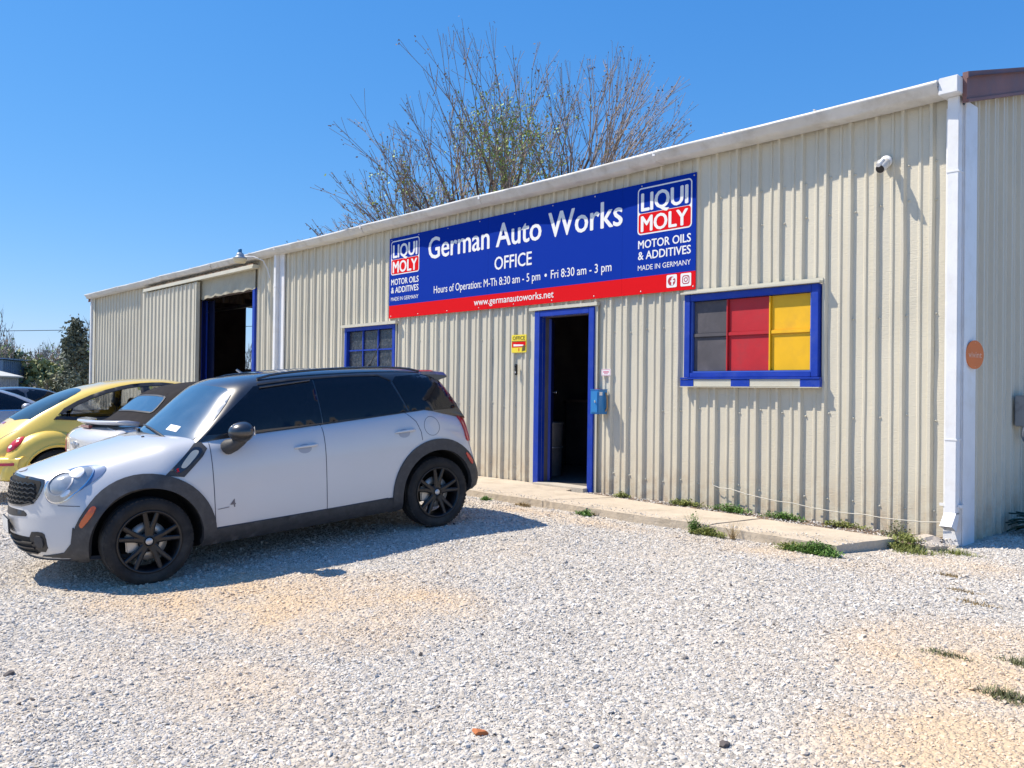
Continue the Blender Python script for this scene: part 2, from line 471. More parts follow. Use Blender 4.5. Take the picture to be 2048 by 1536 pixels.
def gz(x, y):
    h = GBVH.ray_cast(Vector((x, y, 20)), Vector((0, 0, -1)))
    return h[0].z if h[0] is not None else float(ground_z(x, y))
# ------------------------------------------------------------------ workshop building
PX = 0.246888                       # spacing of the big ribs
XL = -24.1                          # left corner ; right corner near x = .30
ZW = 3.84                           # top of the wall
SLOPE = .295
DEPTH = 12.0
bld = empty('workshop_building', (-12, 0, 0))
tag(bld, 'long low cream ribbed steel workshop with white gutter and blue painted door', 'building')
BL = Vector((12, 0, 0))             # children use local = world + BL
def bb(mb, name, mats, parent=None, fix=True):
    mb.v = [(x + 12.0, y, z) for x, y, z in mb.v] if parent is None else mb.v
    return mb.build(name, mats, bld if parent is None else parent, fix)
def part_local(mb, name, mats, parent, off, fix=True):
    mb.v = [(x - off[0], y - off[1], z - off[2]) for x, y, z in mb.v]
    return mb.build(name, mats, parent, fix)

def rib_profile(x, p=PX, hmaj=.034, hmin=.0125):
    """height of the sheet (towards the viewer) at x; big rib ends right at multiples of p"""
    t = (x / p) % 1.0
    d = t * p
    def rib(d, c, top, base, h):
        q = abs(d - c)
        if q <= top / 2: return h
        if q >= base / 2: return 0.0
        return h * (base / 2 - q) / ((base - top) / 2)
    return max(rib(d, p - .032, .026, .058, hmaj), rib(d, -.032, .026, .058, hmaj), rib(d, p * .46, .018, .040, hmin))
def rib_xs(p=PX):
    c = p - .032; m = p * .46
    return [c - .029, c - .013, c + .013, c + .029, m - .020, m - .009, m + .009, m + .020]

# openings in the front wall: x0, x1, z0, z1
OPEN = [(-4.925, -4.065, -.2, 2.185), (-2.60, -1.085, 1.385, 2.275), (-9.74, -8.26, 1.15, 2.26), (-16.40, -13.37, -.2, 3.235)]
def dent(x, z, seed):
    """slow waviness of the thin steel"""
    return (.0025 * math.sin(x * 5.1 + z * 2.3 + seed) * math.sin(z * 3.3 + x * 1.1 + seed * 2) + .001 * math.sin(x * 11 + seed) * math.sin(z * 6.7 + seed * 3))
def sheet_panel(x0, x1, z0f, z1f, openings, seed, yof=0.0, axis='x', zstep=.42, hmaj=.034, hmin=.0125, sign=-1, lean=.0025):
    xs = {round(x0, 4), round(x1, 4)}
    k = math.floor(x0 / PX) - 1
    while k * PX < x1 + PX:
        for d in rib_xs():
            q = k * PX + d
            if x0 < q < x1: xs.add(round(q, 4))
        k += 1
    ops = [o for o in openings if o[1] > x0 and o[0] < x1]
    for o in ops:
        for q in o[:2]:
            if x0 < q < x1: xs.add(round(q, 4))
    xs = sorted(xs)
    zl = z0f if not callable(z0f) else None
    zt = max(z1f(x0), z1f(x1)) if callable(z1f) else z1f
    zs = set(np.round(np.arange(z0f, zt - .1, zstep), 4)); zs.add(zt)
    for o in ops:
        for q in o[2:]:
            if z0f < q < zt: zs.add(round(q, 4))
    # local dents: sharp little kinks on the big ribs
    zs = sorted(zs)
    mb = MB(); idx = {}
    rr = random.Random(seed * 13 + 5)
    wob = [rr.uniform(-1, 1) for _ in range(64)]
    for i, x in enumerate(xs):
        for j, z in enumerate(zs):
            zz = min(z, z1f(x)) if callable(z1f) else z
            h = rib_profile(x, hmaj=hmaj, hmin=hmin) + dent(x, z, seed * .7)
            ribk = int(math.floor(x / PX + .5))
            lx = lean * wob[(ribk * 7 + j * 3) % 64] * (0 if (i in (0, len(xs) - 1) or any(abs(x - o[0]) < .01 or abs(x - o[1]) < .01 for o in ops)) else 1)
            idx[i, j] = len(mb.v)
            if axis == 'x': mb.v.append((x + lx, yof + sign * h, zz))
            else: mb.v.append((yof + sign * h, x + lx, zz))
    for i in range(len(xs) - 1):
        for j in range(len(zs) - 1):
            cx, cz = (xs[i] + xs[i + 1]) / 2, (zs[j] + zs[j + 1]) / 2
            if any(o[0] < cx < o[1] and o[2] < cz < o[3] for o in ops): continue
            f = (idx[i, j], idx[i + 1, j], idx[i + 1, j + 1], idx[i, j + 1])
            if (axis == 'x') != (sign < 0): f = f[::-1]
            mb.f.append(f); mb.mi.append(0); mb.sm.append(False)
    used = sorted({q for f in mb.f for q in f}); mp = {q: k for k, q in enumerate(used)}
    mb.v = [mb.v[q] for q in used]; mb.f = [tuple(mp[q] for q in f) for f in mb.f]
    return mb
# front wall, one sheet every four ribs (about 1 m), slight lap from sheet to sheet
edges = [XL] + [k * PX * 4 - .001 for k in range(int(XL / (PX * 4)), 1)] + [.205]
edges = sorted(set(edges)); edges = [edges[0]] + [e for e in edges[1:] if e - edges[0] > .3]
for i in range(len(edges) - 1):
    mb = sheet_panel(edges[i], edges[i + 1] + .0, -.03, ZW, OPEN, i, yof=.0015 * (i % 2))
    bb(mb, 'wall_panel', M['cream'], fix=False)
# end walls
XE = .215
def gable(y): return ZW + .02 + SLOPE * min(y, DEPTH - y)
for i in range(12):
    mb = sheet_panel(i * 1.0, (i + 1) * 1.0, -.09, gable, [], 40 + i, yof=XE, axis='y', sign=1, zstep=.8)
    bb(mb, 'wall_panel', M['cream'], fix=False)
LOP = [(4.75, 6.3, 1.84, 3.92)]
for i in range(12):
    mb = sheet_panel(i * 1.0, (i + 1) * 1.0, -.35, gable, LOP, 60 + i, yof=XL, axis='y', sign=-1, zstep=1.0)
    bb(mb, 'wall_panel', M['cream'], fix=False)
mb = sheet_panel(XL, XE, -.35, ZW, [], 90, yof=DEPTH, axis='x', sign=1, zstep=2.0)
bb(mb, 'back_wall', M['cream'], fix=False)
# inner lining and partitions (dark), floor
mb = MB()
def slab_wall(x0, x1, z0, z1, y, th, ops):
    xs = sorted({x0, x1} | {q for o in ops for q in o[:2] if x0 < q < x1}); zs = sorted({z0, z1} | {q for o in ops for q in o[2:] if z0 < q < z1})
    for i in range(len(xs) - 1):
        for j in range(len(zs) - 1):
            cx, cz = (xs[i] + xs[i + 1]) / 2, (zs[j] + zs[j + 1]) / 2
            if any(o[0] < cx < o[1] and o[2] < cz < o[3] for o in ops): continue
            mb.box(xs[i], xs[i + 1], y, y + th, zs[j], zs[j + 1])
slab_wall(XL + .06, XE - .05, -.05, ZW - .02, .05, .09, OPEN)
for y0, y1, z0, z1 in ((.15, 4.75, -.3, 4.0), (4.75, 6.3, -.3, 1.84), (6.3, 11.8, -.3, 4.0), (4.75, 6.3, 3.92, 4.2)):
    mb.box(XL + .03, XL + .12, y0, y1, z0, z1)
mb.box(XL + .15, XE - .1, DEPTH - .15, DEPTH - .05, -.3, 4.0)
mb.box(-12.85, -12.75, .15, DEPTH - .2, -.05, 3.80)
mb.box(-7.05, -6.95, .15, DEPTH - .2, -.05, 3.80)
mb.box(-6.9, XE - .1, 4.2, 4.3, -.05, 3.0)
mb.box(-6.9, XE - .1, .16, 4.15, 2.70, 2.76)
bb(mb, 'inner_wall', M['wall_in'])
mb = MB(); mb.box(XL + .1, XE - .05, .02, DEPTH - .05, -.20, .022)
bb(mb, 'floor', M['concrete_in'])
# steel purlin and frame seen through the big doorway
mb = MB(); mb.box(XL + .2, -12.9, 2.4, 2.5, 3.42, 3.5); bb(mb, 'roof_purlin', M['dull_silver'])
mb = MB(); mb.box(XL - .01, XL + .14, 4.72, 6.33, 1.78, 1.83); bb(mb, 'back_window_sill', M['cream_flat'])
# base trim
mb = MB(); mb.box(XL, .25, -.012, .045, -.10, -.032); bb(mb, 'base_trim', M['cream_flat'])

# roof: ribbed sheets both slopes
ZR = ZW + .085
for i in range(25):
    x0 = XL - .12 + i * .99; x1 = min(x0 + .985, XE + .14)
    for sgn in (0, 1):
        mb = MB(); xs = []; x = x0
        k = 0
        while x < x1 - .01:
            xs += [(x, 0), (x + .02, .022), (x + .05, .022), (x + .07, 0)]
            x += .33
        xs.append((x1, 0))
        rows = []
        for y in (-.115, 3.0, 6.0):
            z = ZR + SLOPE * (y + .12)
            yy = y if sgn == 0 else DEPTH - y
            rows.append([(a, yy, z + h) for a, h in xs])
        n = len(xs)
        mb.v = [p for r in rows for p in r]
        mb.f = [(r * n + q, r * n + q + 1, (r + 1) * n + q + 1, (r + 1) * n + q) for r in range(2) for q in range(n - 1)]
        mb.mi = [0] * len(mb.f); mb.sm = [False] * len(mb.f)
        bb(mb, 'roof_panel', M['rust_roof'])
# rake trim (brown) right and left, with a lower lip
for xx, sg in ((XE + .045, 1), (XL - .03, -1)):
    for s2 in (0, 1):
        mb = MB()
        for ya, yb in ((-.135, 3), (3.0, 6.0)):
            za, zb = ZR + .05 + SLOPE * (ya + .12), ZR + .05 + SLOPE * (yb + .12)
            for (d0, d1, t0, t1) in ((0, -.055, .0, .045), (-.055, -.235, .0, .035), (-.235, -.262, -.0, .052)):
                xa, xb = xx + sg * t0, xx + sg * t1
                Y0, Y1 = (ya, yb) if s2 == 0 else (DEPTH - ya, DEPTH - yb)
                v = [(xa, Y0, za + d0), (xb, Y0, za + d0), (xb, Y0, za + d1), (xa, Y0, za + d1), (xa, Y1, zb + d0), (xb, Y1, zb + d0), (xb, Y1, zb + d1), (xa, Y1, zb + d1)]
                mb.add(v, [(0, 1, 2, 3), (4, 7, 6, 5), (0, 4, 5, 1), (1, 5, 6, 2), (2, 6, 7, 3), (3, 7, 4, 0)])
        bb(mb, 'rake_trim', M['rust_roof'])
# gutter: box gutter in eight lengths, dented front face
GT0, GT1, GY = 3.806, 3.915, -.262
gx0 = XL - .06
segs = 8; L = (.10 - gx0) / segs
for i in range(segs):
    x0 = gx0 + i * L; x1 = x0 + L - .004
    n = 26
    v = []
    rr = random.Random(i + 3)
    ph = rr.uniform(0, 6)
    prof = [(0, GT1 + .012), (GY + .02, GT1 + .012), (GY, GT1 + .002), (GY, GT1 - .022), (GY + .028, GT0 + .062), (GY + .052, GT0 + .022), (GY + .075, GT0), (-.034, GT0)]
    for a in range(n + 1):
        x = x0 + (x1 - x0) * a / n
        sag = .008 * math.sin(math.pi * a / n) + .004 * math.sin(x * .9 + i)
        for q, (y, z) in enumerate(prof):
            w = (.017 * math.sin(x * 3.1 + ph) * math.sin(x * 7.3 + ph * 2) + .005 * math.sin(x * 17 + q)) if q in (3, 4, 5) else 0
            w2 = .007 * math.sin(x * 5.7 + ph) if q in (4, 5) else 0
            v.append((x, y + w, z - sag + w2))
    m = len(prof)
    f = [(a * m + q, (a + 1) * m + q, (a + 1) * m + q + 1, a * m + q + 1) for a in range(n) for q in range(m - 1)]
    mb = MB(); mb.add(v, f, 0, True)
    mb.add([v[q] for q in range(m)], [tuple(range(m))]); mb.add([v[n * m + q] for q in range(m)], [tuple(range(m))[::-1]])
    g = bb(mb, 'gutter', M['gutter'])
    mb = MB()
    mb.box(x0 - .012, x0 + .022, GY - .004, GY + .02, GT1 - .05, GT1 + .004)
    for b in (x0 + .9, x0 + 1.9):
        ms = MB(); ms.box(b, b + .02, GY + .004, -.01, GT1 + .013, GT1 + .018); bb(ms, 'gutter_strap', M['white_metal'])
    if i: bb(mb, 'gutter_joint', M['white_metal'])
# end box of the gutter at the right corner
mb = MB(); mb.box(.104, .262, -.245, -.034, 3.785, 3.93, bev=.006); bb(mb, 'gutter_end', M['white_metal'])
# downspouts
def downspout(x0, x1, ztop, y0=-.045, y1=-.125, outlet=True, name='downspout'):
    mb = MB()
    mb.box(x0, x1, y0, y1, .20, ztop, bev=.006)
    zz = ztop - .65
    while zz > .5:
        mb.box(x0 - .004, x1 + .004, y0 + .006, y1 - .004, zz, zz + .012)
        zz -= 2.3
    o = bb(mb, name, M['white_metal'])
    if outlet:
        mb = MB()
        a = [(x0, y0, .215), (x1, y0, .215), (x1, y1, .215), (x0, y1, .215), (x0, y0 - .07, .06), (x1, y0 - .07, .06), (x1, y1 - .10, .11), (x0, y1 - .10, .11)]
        mb.add(a, [(0, 1, 5, 4), (1, 2, 6, 5), (2, 3, 7, 6), (3, 0, 4, 7)])
        bb(mb, 'downspout_outlet', M['white_metal'])
downspout(.140, .236, 3.785, -.05, -.135)
downspout(-12.30, -12.21, 3.83, -.045, -.125)
mb = MB(); mb.box(-12.206, -12.02, -.050, -.018, -.05, 3.83); bb(mb, 'cover_trim', M['white_metal'])
mb = MB(); mb.box(-12.202, -12.08, -.056, -.052, 2.0, 3.8); 
downspout(XL - .02, XL + .07, 3.83, -.03, -.09, outlet=False)
mb = MB(); mb.box(XL + .085, XL + .30, -.045, -.034, -.3, 3.83); bb(mb, 'corner_trim', M['cream_flat'])
# corner trim at right: L-shaped white
mb = MB(); mb.box(.10, .246, -.045, -.038, -.11, 3.72); mb.box(XE + .0325, XE + .0425, -.037, .235, -.11, 3.76)
bb(mb, 'corner_trim', M['white_metal'])
for b_ in ((.07, .139, -.052, -.046), (.237, .268, -.10, -.047)):
    mb = MB(); mb.box(*b_, .26, .285); bb(mb, 'downspout_strap', M['white_metal'])

# office doorway: frame, head flashing, leaf
mb = MB()
mb.box(-5.025, -4.927, -.060, .10, -.02, 2.262, bev=.004)
mb.box(-4.065, -3.975, -.060, .10, -.06, 2.262, bev=.004)
mb.box(-4.927, -4.065, -.058, .10, 2.187, 2.262, bev=.004)
dfr = bb(mb, 'door_frame', M['blue'])
mb = MB(); mb.box(-5.10, -5.027, -.040, -.03, -.02, 2.27); mb.box(-3.973, -3.93, -.040, -.03, -.06, 2.27)
mb.box(-5.12, -3.92, -.072, -.02, 2.272, 2.312); bb(mb, 'door_flashing', M['cream_flat'])
mb = MB(); mb.box(-4.925, -4.067, .102, .135, .02, 2.185); 
door = empty('office_door', (-4.915 + 12, .125, 0.03), R(132)); door.name = 'door'; door.parent = bld
mb = MB(); mb.box(0, .84, -.02, .02, 0, 2.14, bev=.003); leaf = mb.build('door_leaf', M['blue_dark'], door)
mb = MB(); mb.lathe([(0, -.075), (.018, -.075), (.028, -.06), (.024, -.045), (.012, -.04), (.012, -.02), (.03, -.018), (.03, -.012)], 'y', (.77, 0, 1.17), 16)
mb.build('door_handle', M['silver'], door)
mb = MB(); mb.box(-4.935, -4.05, -.14, .10, -.06, .024); bb(mb, 'door_threshold', mat('threshold_concrete', (.48, .44, .37), .9, noise=(5, .12), bump=(40, .003)))

# big window with painted boards
WIN = empty('window', (-1.84 + 12, 0, 1.83)); WIN.parent = bld; WIN['label'] = 'wide blue framed window filled with black, red and yellow boards'
off = (-1.84, 0, 1.83)
def wp(mb, name, m): return part_local(mb, name, m, WIN, off)
x0, x1, z0, z1 = -2.60, -1.085, 1.385, 2.275
mb = MB()
mb.box(x0 - .03, x0 + .045, -.068, .05, z0 - .0, z1 + .02, bev=.004); mb.box(x1 - .045, x1 + .03, -.068, .05, z0 - .0, z1 + .02, bev=.004)
mb.box(x0 + .047, x1 - .047, -.066, .05, z1 - .055, z1 + .018, bev=.004); mb.box(x0 + .047, x1 - .047, -.066, .05, z0, z0 + .05, bev=.004)
wp(mb, 'window_frame', M['blue'])
mb = MB()
mb.box(x0 + .049, x0 + .064, -.045, .05, z0 + .052, z1 - .057); mb.box(x1 - .064, x1 - .049, -.045, .05, z0 + .052, z1 - .057)
mb.box(x0 + .066, x1 - .066, -.043, .05, z0 + .052, z0 + .066)
wp(mb, 'inner_frame', mat('blue_trim_paint_light', (.05, .12, .50), .4, noise=(5, .1)))
mb = MB(); mb.box(x0 - .06, x1 + .06, -.105, -.02, z1 + .022, z1 + .045, bev=.003); mb.box(x0 - .06, x1 + .06, -.04, -.03, z1 + .047, z1 + .075)
wp(mb, 'head_flashing', M['cream_flat'])
mb = MB(); mb.box(x0 - .065, x1 + .055, -.085, -.03, z0 - .022, z0 - .002, bev=.003)
mb.box(x0 - .065, x0 + .105, -.078, -.03, z0 - .098, z0 - .024); mb.box(-2.02, -1.80, -.078, -.03, z0 - .098, z0 - .024); mb.box(x1 - .15, x1 + .055, -.078, -.03, z0 - .098, z0 - .024)
wp(mb, 'window_sill', M['blue'])
mb = MB(); mb.box(x0 + .107, -2.022, -.074, -.03, z0 - .096, z0 - .024); mb.box(-1.798, x1 - .152, -.074, -.03, z0 - .096, z0 - .024); mb.box(x0 - .065, x1 + .055, -.094, -.03, z0 - .108, z0 - .100)
wp(mb, 'sill_board', M['cream_flat'])
mcols = [mat('faded_black_board_paint', (.075, .072, .085), .75, noise=(3, .2), dirt=(3.5, (.14, .13, .14), .8)), mat('red_board_paint', (.46, .012, .020), .5, noise=(3, .15), dirt=(3.5, (.30, .03, .035), .8)), mat('yellow_board_paint', (.78, .44, .004), .5, noise=(3, .08), dirt=(3.5, (.66, .36, .02), .8))]
bx = [x0 + .066, -2.095, -1.592, x1 - .066]
zm = 1.845
for i in range(3):
    for a, b in ((z0 + .068, zm - .022), (zm + .022, z1 - .06)):
        mb = MB(); mb.box(bx[i] + .006, bx[i + 1] - .006, -.014, .02, a, b, bev=.003); wp(mb, 'pane', mcols[i])
    mb = MB(); mb.box(bx[i] + .003, bx[i + 1] - .003, -.032, .03, zm - .021, zm + .021, bev=.006); wp(mb, 'meeting_rail', mcols[i])
    if i: mb = MB(); mb.box(bx[i] - .012, bx[i] + .0055, -.040, .03, z0 + .068, z1 - .06, bev=.003); wp(mb, 'mullion', mcols[i])

# small window with blue glazing bars
W2 = empty('window', (-9.0 + 12, 0, 1.7)); W2.parent = bld; W2['label'] = 'small blue barred window of dark patterned glass'
off2 = (-9.0, 0, 1.7)
def w2(mb, name, m): return part_local(mb, name, m, W2, off2)
x0, x1, z0, z1 = -9.74, -8.26, 1.15, 2.26
mb = MB(); mb.box(x0 - .02, x0 + .05, -.06, .05, z0, z1); mb.box(x1 - .05, x1 + .02, -.06, .05, z0, z1); mb.box(x0 + .052, x1 - .052, -.058, .05, z1 - .06, z1); mb.box(x0 + .052, x1 - .052, -.058, .05, z0, z0 + .05)
w2(mb, 'window_frame', M['blue'])
mb = MB(); mb.box(x0 - .09, x1 + .09, -.10, -.02, z1 + .003, z1 + .05); mb.box(x0 - .05, x0 - .022, -.05, -.03, z0, z1); mb.box(x1 + .022, x1 + .05, -.05, -.03, z0, z1); w2(mb, 'head_flashing', M['cream_flat'])
gm = mat('obscured_pattern_glass', (.035, .042, .055), .25, noise=(14, .6, .15), bump=(40, .008), dirt=(11, (.17, .17, .17), .6))
xw = (x1 - x0 - .104) / 3; bars = MB()
for r_ in range(3):
    za = z0 + .052 + r_ * .333; zb = za + .333
    for c_ in range(3):
        xa = x0 + .052 + c_ * xw
        mb = MB(); mb.box(xa + .013, xa + xw - .013, -.002, .008, za + .012, zb - .012); w2(mb, 'pane', gm)
    if r_: bars.box(x0 + .052, x1 - .052, -.022, .02, za - .0115, za + .0115)
for c_ in (1, 2): bars.box(x0 + .052 + c_ * xw - .0125, x0 + .052 + c_ * xw + .0125, -.025, .02, z0 + .052, z1 - .06)
w2(bars, 'glazing_bar', M['blue'])

# workshop doorway: jambs, warped header sheet, sliding door on a rail
mb = MB(); mb.box(-16.52, -16.402, -.05, .16, -.1, 3.22); mb.box(-13.368, -13.27, -.05, .16, -.1, 3.26)
bb(mb, 'door_frame', M['blue'])
mb = MB(); mb.box(-16.95, -16.235, .17, .21, -.05, 3.22); bb(mb, 'inner_door', M['blue_dark'])
mb = MB(); mb.box(-16.225, -16.20, .165, .20, -.05, 3.2); bb(mb, 'door_edge', M['blue'])
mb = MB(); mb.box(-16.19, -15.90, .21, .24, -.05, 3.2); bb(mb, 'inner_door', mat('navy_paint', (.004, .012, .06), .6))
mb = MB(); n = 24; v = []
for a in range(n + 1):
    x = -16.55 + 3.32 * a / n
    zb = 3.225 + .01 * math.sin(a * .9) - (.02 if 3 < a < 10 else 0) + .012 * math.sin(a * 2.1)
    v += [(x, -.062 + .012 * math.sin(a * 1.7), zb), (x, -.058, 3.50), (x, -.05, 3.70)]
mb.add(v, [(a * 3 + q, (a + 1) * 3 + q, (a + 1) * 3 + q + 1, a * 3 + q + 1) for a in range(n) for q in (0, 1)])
bb(mb, 'door_header', mat('shade_toned_header_sheet', (.40, .375, .29), .55, noise=(2, .1), dirt=(3, (.28, .22, .14), .5), bump=(6, .006)))  # base tone darkened to carry the eave's shade, dirt mottling on top
sd = empty('sliding_door', (-18.2 + 12, -.16, 0)); sd.parent = bld
for i in range(4):
    xa = -19.52 + i * .89
    mb = sheet_panel(xa, xa + .89, -.1, 3.60, [], 110 + i, yof=-.15, hmaj=.032, hmin=0.0, zstep=.9, lean=.003)
    part_local(mb, 'door_panel', M['cream'], sd, (-18.2, -.16, 0), fix=False)
mb = MB(); mb.box(-15.98, -15.93, -.188, -.10, -.1, 3.60); mb.box(-19.53, -15.95, -.14, -.11, 3.56, 3.598); part_local(mb, 'door_edge_trim', M['cream_flat'], sd, (-18.2, -.16, 0))
mb = MB(); mb.box(-19.30, -13.05, -.20, -.06, 3.632, 3.70)
mb.box(-19.30, -13.05, -.215, -.202, 3.62, 3.66); bb(mb, 'door_rail', M['cream_flat'])
mb = MB(); mb.box(-19.28, -13.08, -.19, -.08, 3.702, 3.722); bb(mb, 'rail_slot', mat('rusty_track', (.16, .085, .05), .8, noise=(12, .5), dirt=(9, (.03, .02, .02), .9)))
mb = MB(); mb.tube([(-15.5, .6, 1.62), (-15.25, .9, 1.35)], .03, 8); bb(mb, 'grab_bar', M['white_metal'])

# screw heads on the sheets (small, near end only)
mb = MB()
for k in range(0, 40):
    x = -k * PX - .032 + PX * .0
    for z in (.22, 1.02, 1.95, 2.95, 3.30):
        if any(o[0] - .1 < x < o[1] + .1 and o[2] - .15 < z < o[3] + .15 for o in OPEN): continue
        if 2.30 < z < 3.7 and -8.45 < x < -2.45: continue
        xx = x + .045 + rng.uniform(-.01, .01); zz = z + rng.uniform(-.03, .03)
        mb.lathe([(0, -.012), (.006, -.011), (.009, -.004), (.011, .0)], 'y', (xx, -.0015, zz), 8)
o = bb(mb, 'screw_heads', M['cream_flat']); o['kind'] = 'stuff'

# ------------------------------------------------------------------ concrete walkway
wk = empty('walkway', (-3, -.7, 0)); tag(wk, 'narrow cracked concrete walkway slab along the front wall', kind='structure')
def slab_mat():
    m = mat('weathered_concrete', (.50, .43, .34), .9, noise=(3, .10), dirt=(2.6, (.30, .25, .18), .75), bump=(28, .010))
    return m
M['slab'] = slab_mat()
cuts = [(-7.4, -7.4), (-5.75, -5.6), (-4.62, -3.95), (-3.72, -3.40), (-3.05, -2.55), (-1.55, -1.45), (-.30, -.12)]
for i in range(len(cuts) - 1):
    (fa, ba), (fb_, bb_) = cuts[i], cuts[i + 1]
    def back(x): return -.02 if x < -4.3 else (-.29 - .19 * (x + 4.3) / 4.2)
    n = 14; bm = bmesh.new()
    grid = []
    for a in range(n + 1):
        t = a / n; col = []
        for b in range(7):
            s = b / 6
            xf = fa + .006 + (fb_ - fa - .012) * t; xb = ba + .006 + (bb_ - ba - .012) * t
            x = xf * (1 - s) + xb * s
            yf = -1.165 + .015 * math.sin(x * 3.1) + rng.uniform(-.006, .006); yb = back(x)
            y = yf * (1 - s) + yb * s
            z = .0 + .004 * math.sin(i * 2.3 + x * 1.1) - (.008 if b == 0 else 0) - (.004 if a in (0, n) else 0)
            col.append(bm.verts.new((x + 3 + (rng.uniform(-.006, .006) if a in (0, n) else 0), y + .7, z)))
        grid.append(col)
    for a in range(n):
        for b in range(6):
            bm.faces.new((grid[a][b], grid[a + 1][b], grid[a + 1][b + 1], grid[a][b + 1]))
    bound = [e for e in bm.edges if e.is_boundary]
    r = bmesh.ops.extrude_edge_only(bm, edges=bound)
    for v_ in r['geom']:
        if isinstance(v_, bmesh.types.BMVert): v_.co.z = -.17
    mb = MB(); mb.bm(bm); mb.build('concrete_slab', M['slab'], wk)

# soil strip between walkway and wall
mb = MB(); pts = []
for a in range(60):
    x = -4.0 + 4.1 * a / 59
    for b in range(5):
        s = b / 4; yb = .02; yf = -.29 - .19 * (x + 4.3) / 4.2 - .03
        pts.append((x, yf + (yb - yf) * s, -.028 + .018 * math.sin(x * 23 + b * 2.1) * math.sin(x * 9 + b) - .01 * (b in (0,))))
mb.add(pts, [(a * 5 + b, (a + 1) * 5 + b, (a + 1) * 5 + b + 1, a * 5 + b + 1) for a in range(59) for b in range(4)])
so = mb.build('soil_strip', mat('dark_soil', (.17, .12, .085), .95, noise=(20, .5), bump=(60, .02))); tag(so, kind='structure')
# ------------------------------------------------------------------ big sign
SX, SZ = -8.43, 2.357
sg = empty('shop_sign', (SX, -.045, SZ)); tag(sg, 'long blue and red sign with white lettering above the office door', 'sign')
W_, H_ = 5.93, 1.29
cutx = [0, 2.44, 4.88, W_]
for i in range(3):
    mb = MB()
    mb.box(cutx[i] + .001, cutx[i + 1] - .001, -.004, .004, .2025, H_, mi=0)
    mb.box(cutx[i] + .001, cutx[i + 1] - .001, -.004, .004, 0, .202, mi=1)
    mb.build('sign_panel', [M['blue_print'], M['red_print']], sg)
YT = -.0056
for a_ in (('German Auto Works', 1.045, 4.885, .852, .315, .024), ('OFFICE', 2.58, 3.33, .535, .175, .022), ('Hours of Operation: M-Th 8:30 am - 5 pm', 1.195, 3.495, .316, .108, .010), ('Fri 8:30 am - 3 pm', 3.69, 4.72, .316, .108, .010), ('www.germanautoworks.net', 2.145, 3.745, .068, .092, .016)):
    mb = MB(); put_text(mb, a_[0], a_[1], a_[2], a_[3], a_[4], YT, bold=a_[5]); mb.build('lettering', M['white_print'], sg, fix=False)
mb = MB(); flat(mb, [(3.595 + .022 * math.cos(a * .6283), .368 + .022 * math.sin(a * .6283)) for a in range(10)][::-1], YT); mb.build('dot', M['white_print'], sg, fix=False)
for lx in (.0, 5.065):
    mb = MB(); a0, a1 = lx + .047, lx + .812
    flat(mb, rrect(a0, a1, .69, 1.238, .05), YT, 0)
    flat(mb, rrect(a0 + .016, a1 - .016, .706, .935, .035), YT - .001, 1)
    flat(mb, rrect(a0 + .016, a1 - .016, .941, 1.222, .035), YT - .001, 2)
    put_text(mb, 'LIQUI', a0 + .05, a1 - .05, .968, .20, YT - .002, 0, bold=.045)
    put_text(mb, 'MOLY', a0 + .05, a1 - .05, .728, .175, YT - .002, 0, bold=.045)
    mb.build('oil_logo', [M['white_print'], M['red_print'], M['blue_print']], sg, fix=False)
    for a_ in (('MOTOR OILS', .532, .092, .03), ('& ADDITIVES', .402, .092, .03), ('MADE IN GERMANY', .277, .058, .008)):
        mb = MB(); put_text(mb, a_[0], a0 + .012, a1 - .01, a_[1], a_[2], YT, 0, bold=a_[3]); mb.build('lettering', M['white_print'], sg, fix=False)
mb = MB()
flat(mb, rrect(5.54, 5.682, .042, .187, .015), YT, 0); flat(mb, rrect(5.733, 5.875, .042, .187, .015), YT, 0)
c = (5.611, .1145)
flat(mb, [(c[0] + .052 * math.cos(k * .314), c[1] + .052 * math.sin(k * .314)) for k in range(20)], YT - .001, 1)
flat(mb, [(c[0] - .002, .064), (c[0] + .020, .064), (c[0] + .020, .105), (c[0] + .038, .105), (c[0] + .040, .122), (c[0] + .020, .122), (c[0] + .022, .138), (c[0] + .040, .140), (c[0] + .040, .155), (c[0] + .008, .155), (c[0] - .002, .142), (c[0] - .002, .122), (c[0] - .016, .122), (c[0] - .016, .105), (c[0] - .002, .105)], YT - .002, 0)
c = (5.804, .1145)
def ringp(mb, outer, inner, y, mi):
    n = len(outer)
    mb.add([(a, y, b) for a, b in outer] + [(a, y, b) for a, b in inner], [(i, (i + 1) % n, n + (i + 1) % n, n + i) for i in range(n)], mi)
ringp(mb, rrect(c[0] - .048, c[0] + .048, c[1] - .048, c[1] + .048, .026), rrect(c[0] - .038, c[0] + .038, c[1] - .038, c[1] + .038, .019), YT - .001, 1)
ringp(mb, [(c[0] + .026 * math.cos(k * .314), c[1] + .026 * math.sin(k * .314)) for k in range(20)], [(c[0] + .016 * math.cos(k * .314), c[1] + .016 * math.sin(k * .314)) for k in range(20)], YT - .001, 1)
flat(mb, [(c[0] + .026 + .006 * math.cos(k * .785), c[1] + .027 + .006 * math.sin(k * .785)) for k in range(8)], YT - .001, 1)
mb.build('social_icon', [M['white_print'], mat('icon_red_print', (.42, .03, .05), .5)], sg, fix=False)
mb = MB()
for x in np.arange(.06, W_, .73):
    for z in (.03, H_ - .03): mb.lathe([(0, -.010), (.007, -.009), (.010, -.004)], 'y', (float(x), 0, z), 8)
mb.build('screw', M['dull_silver'], sg)

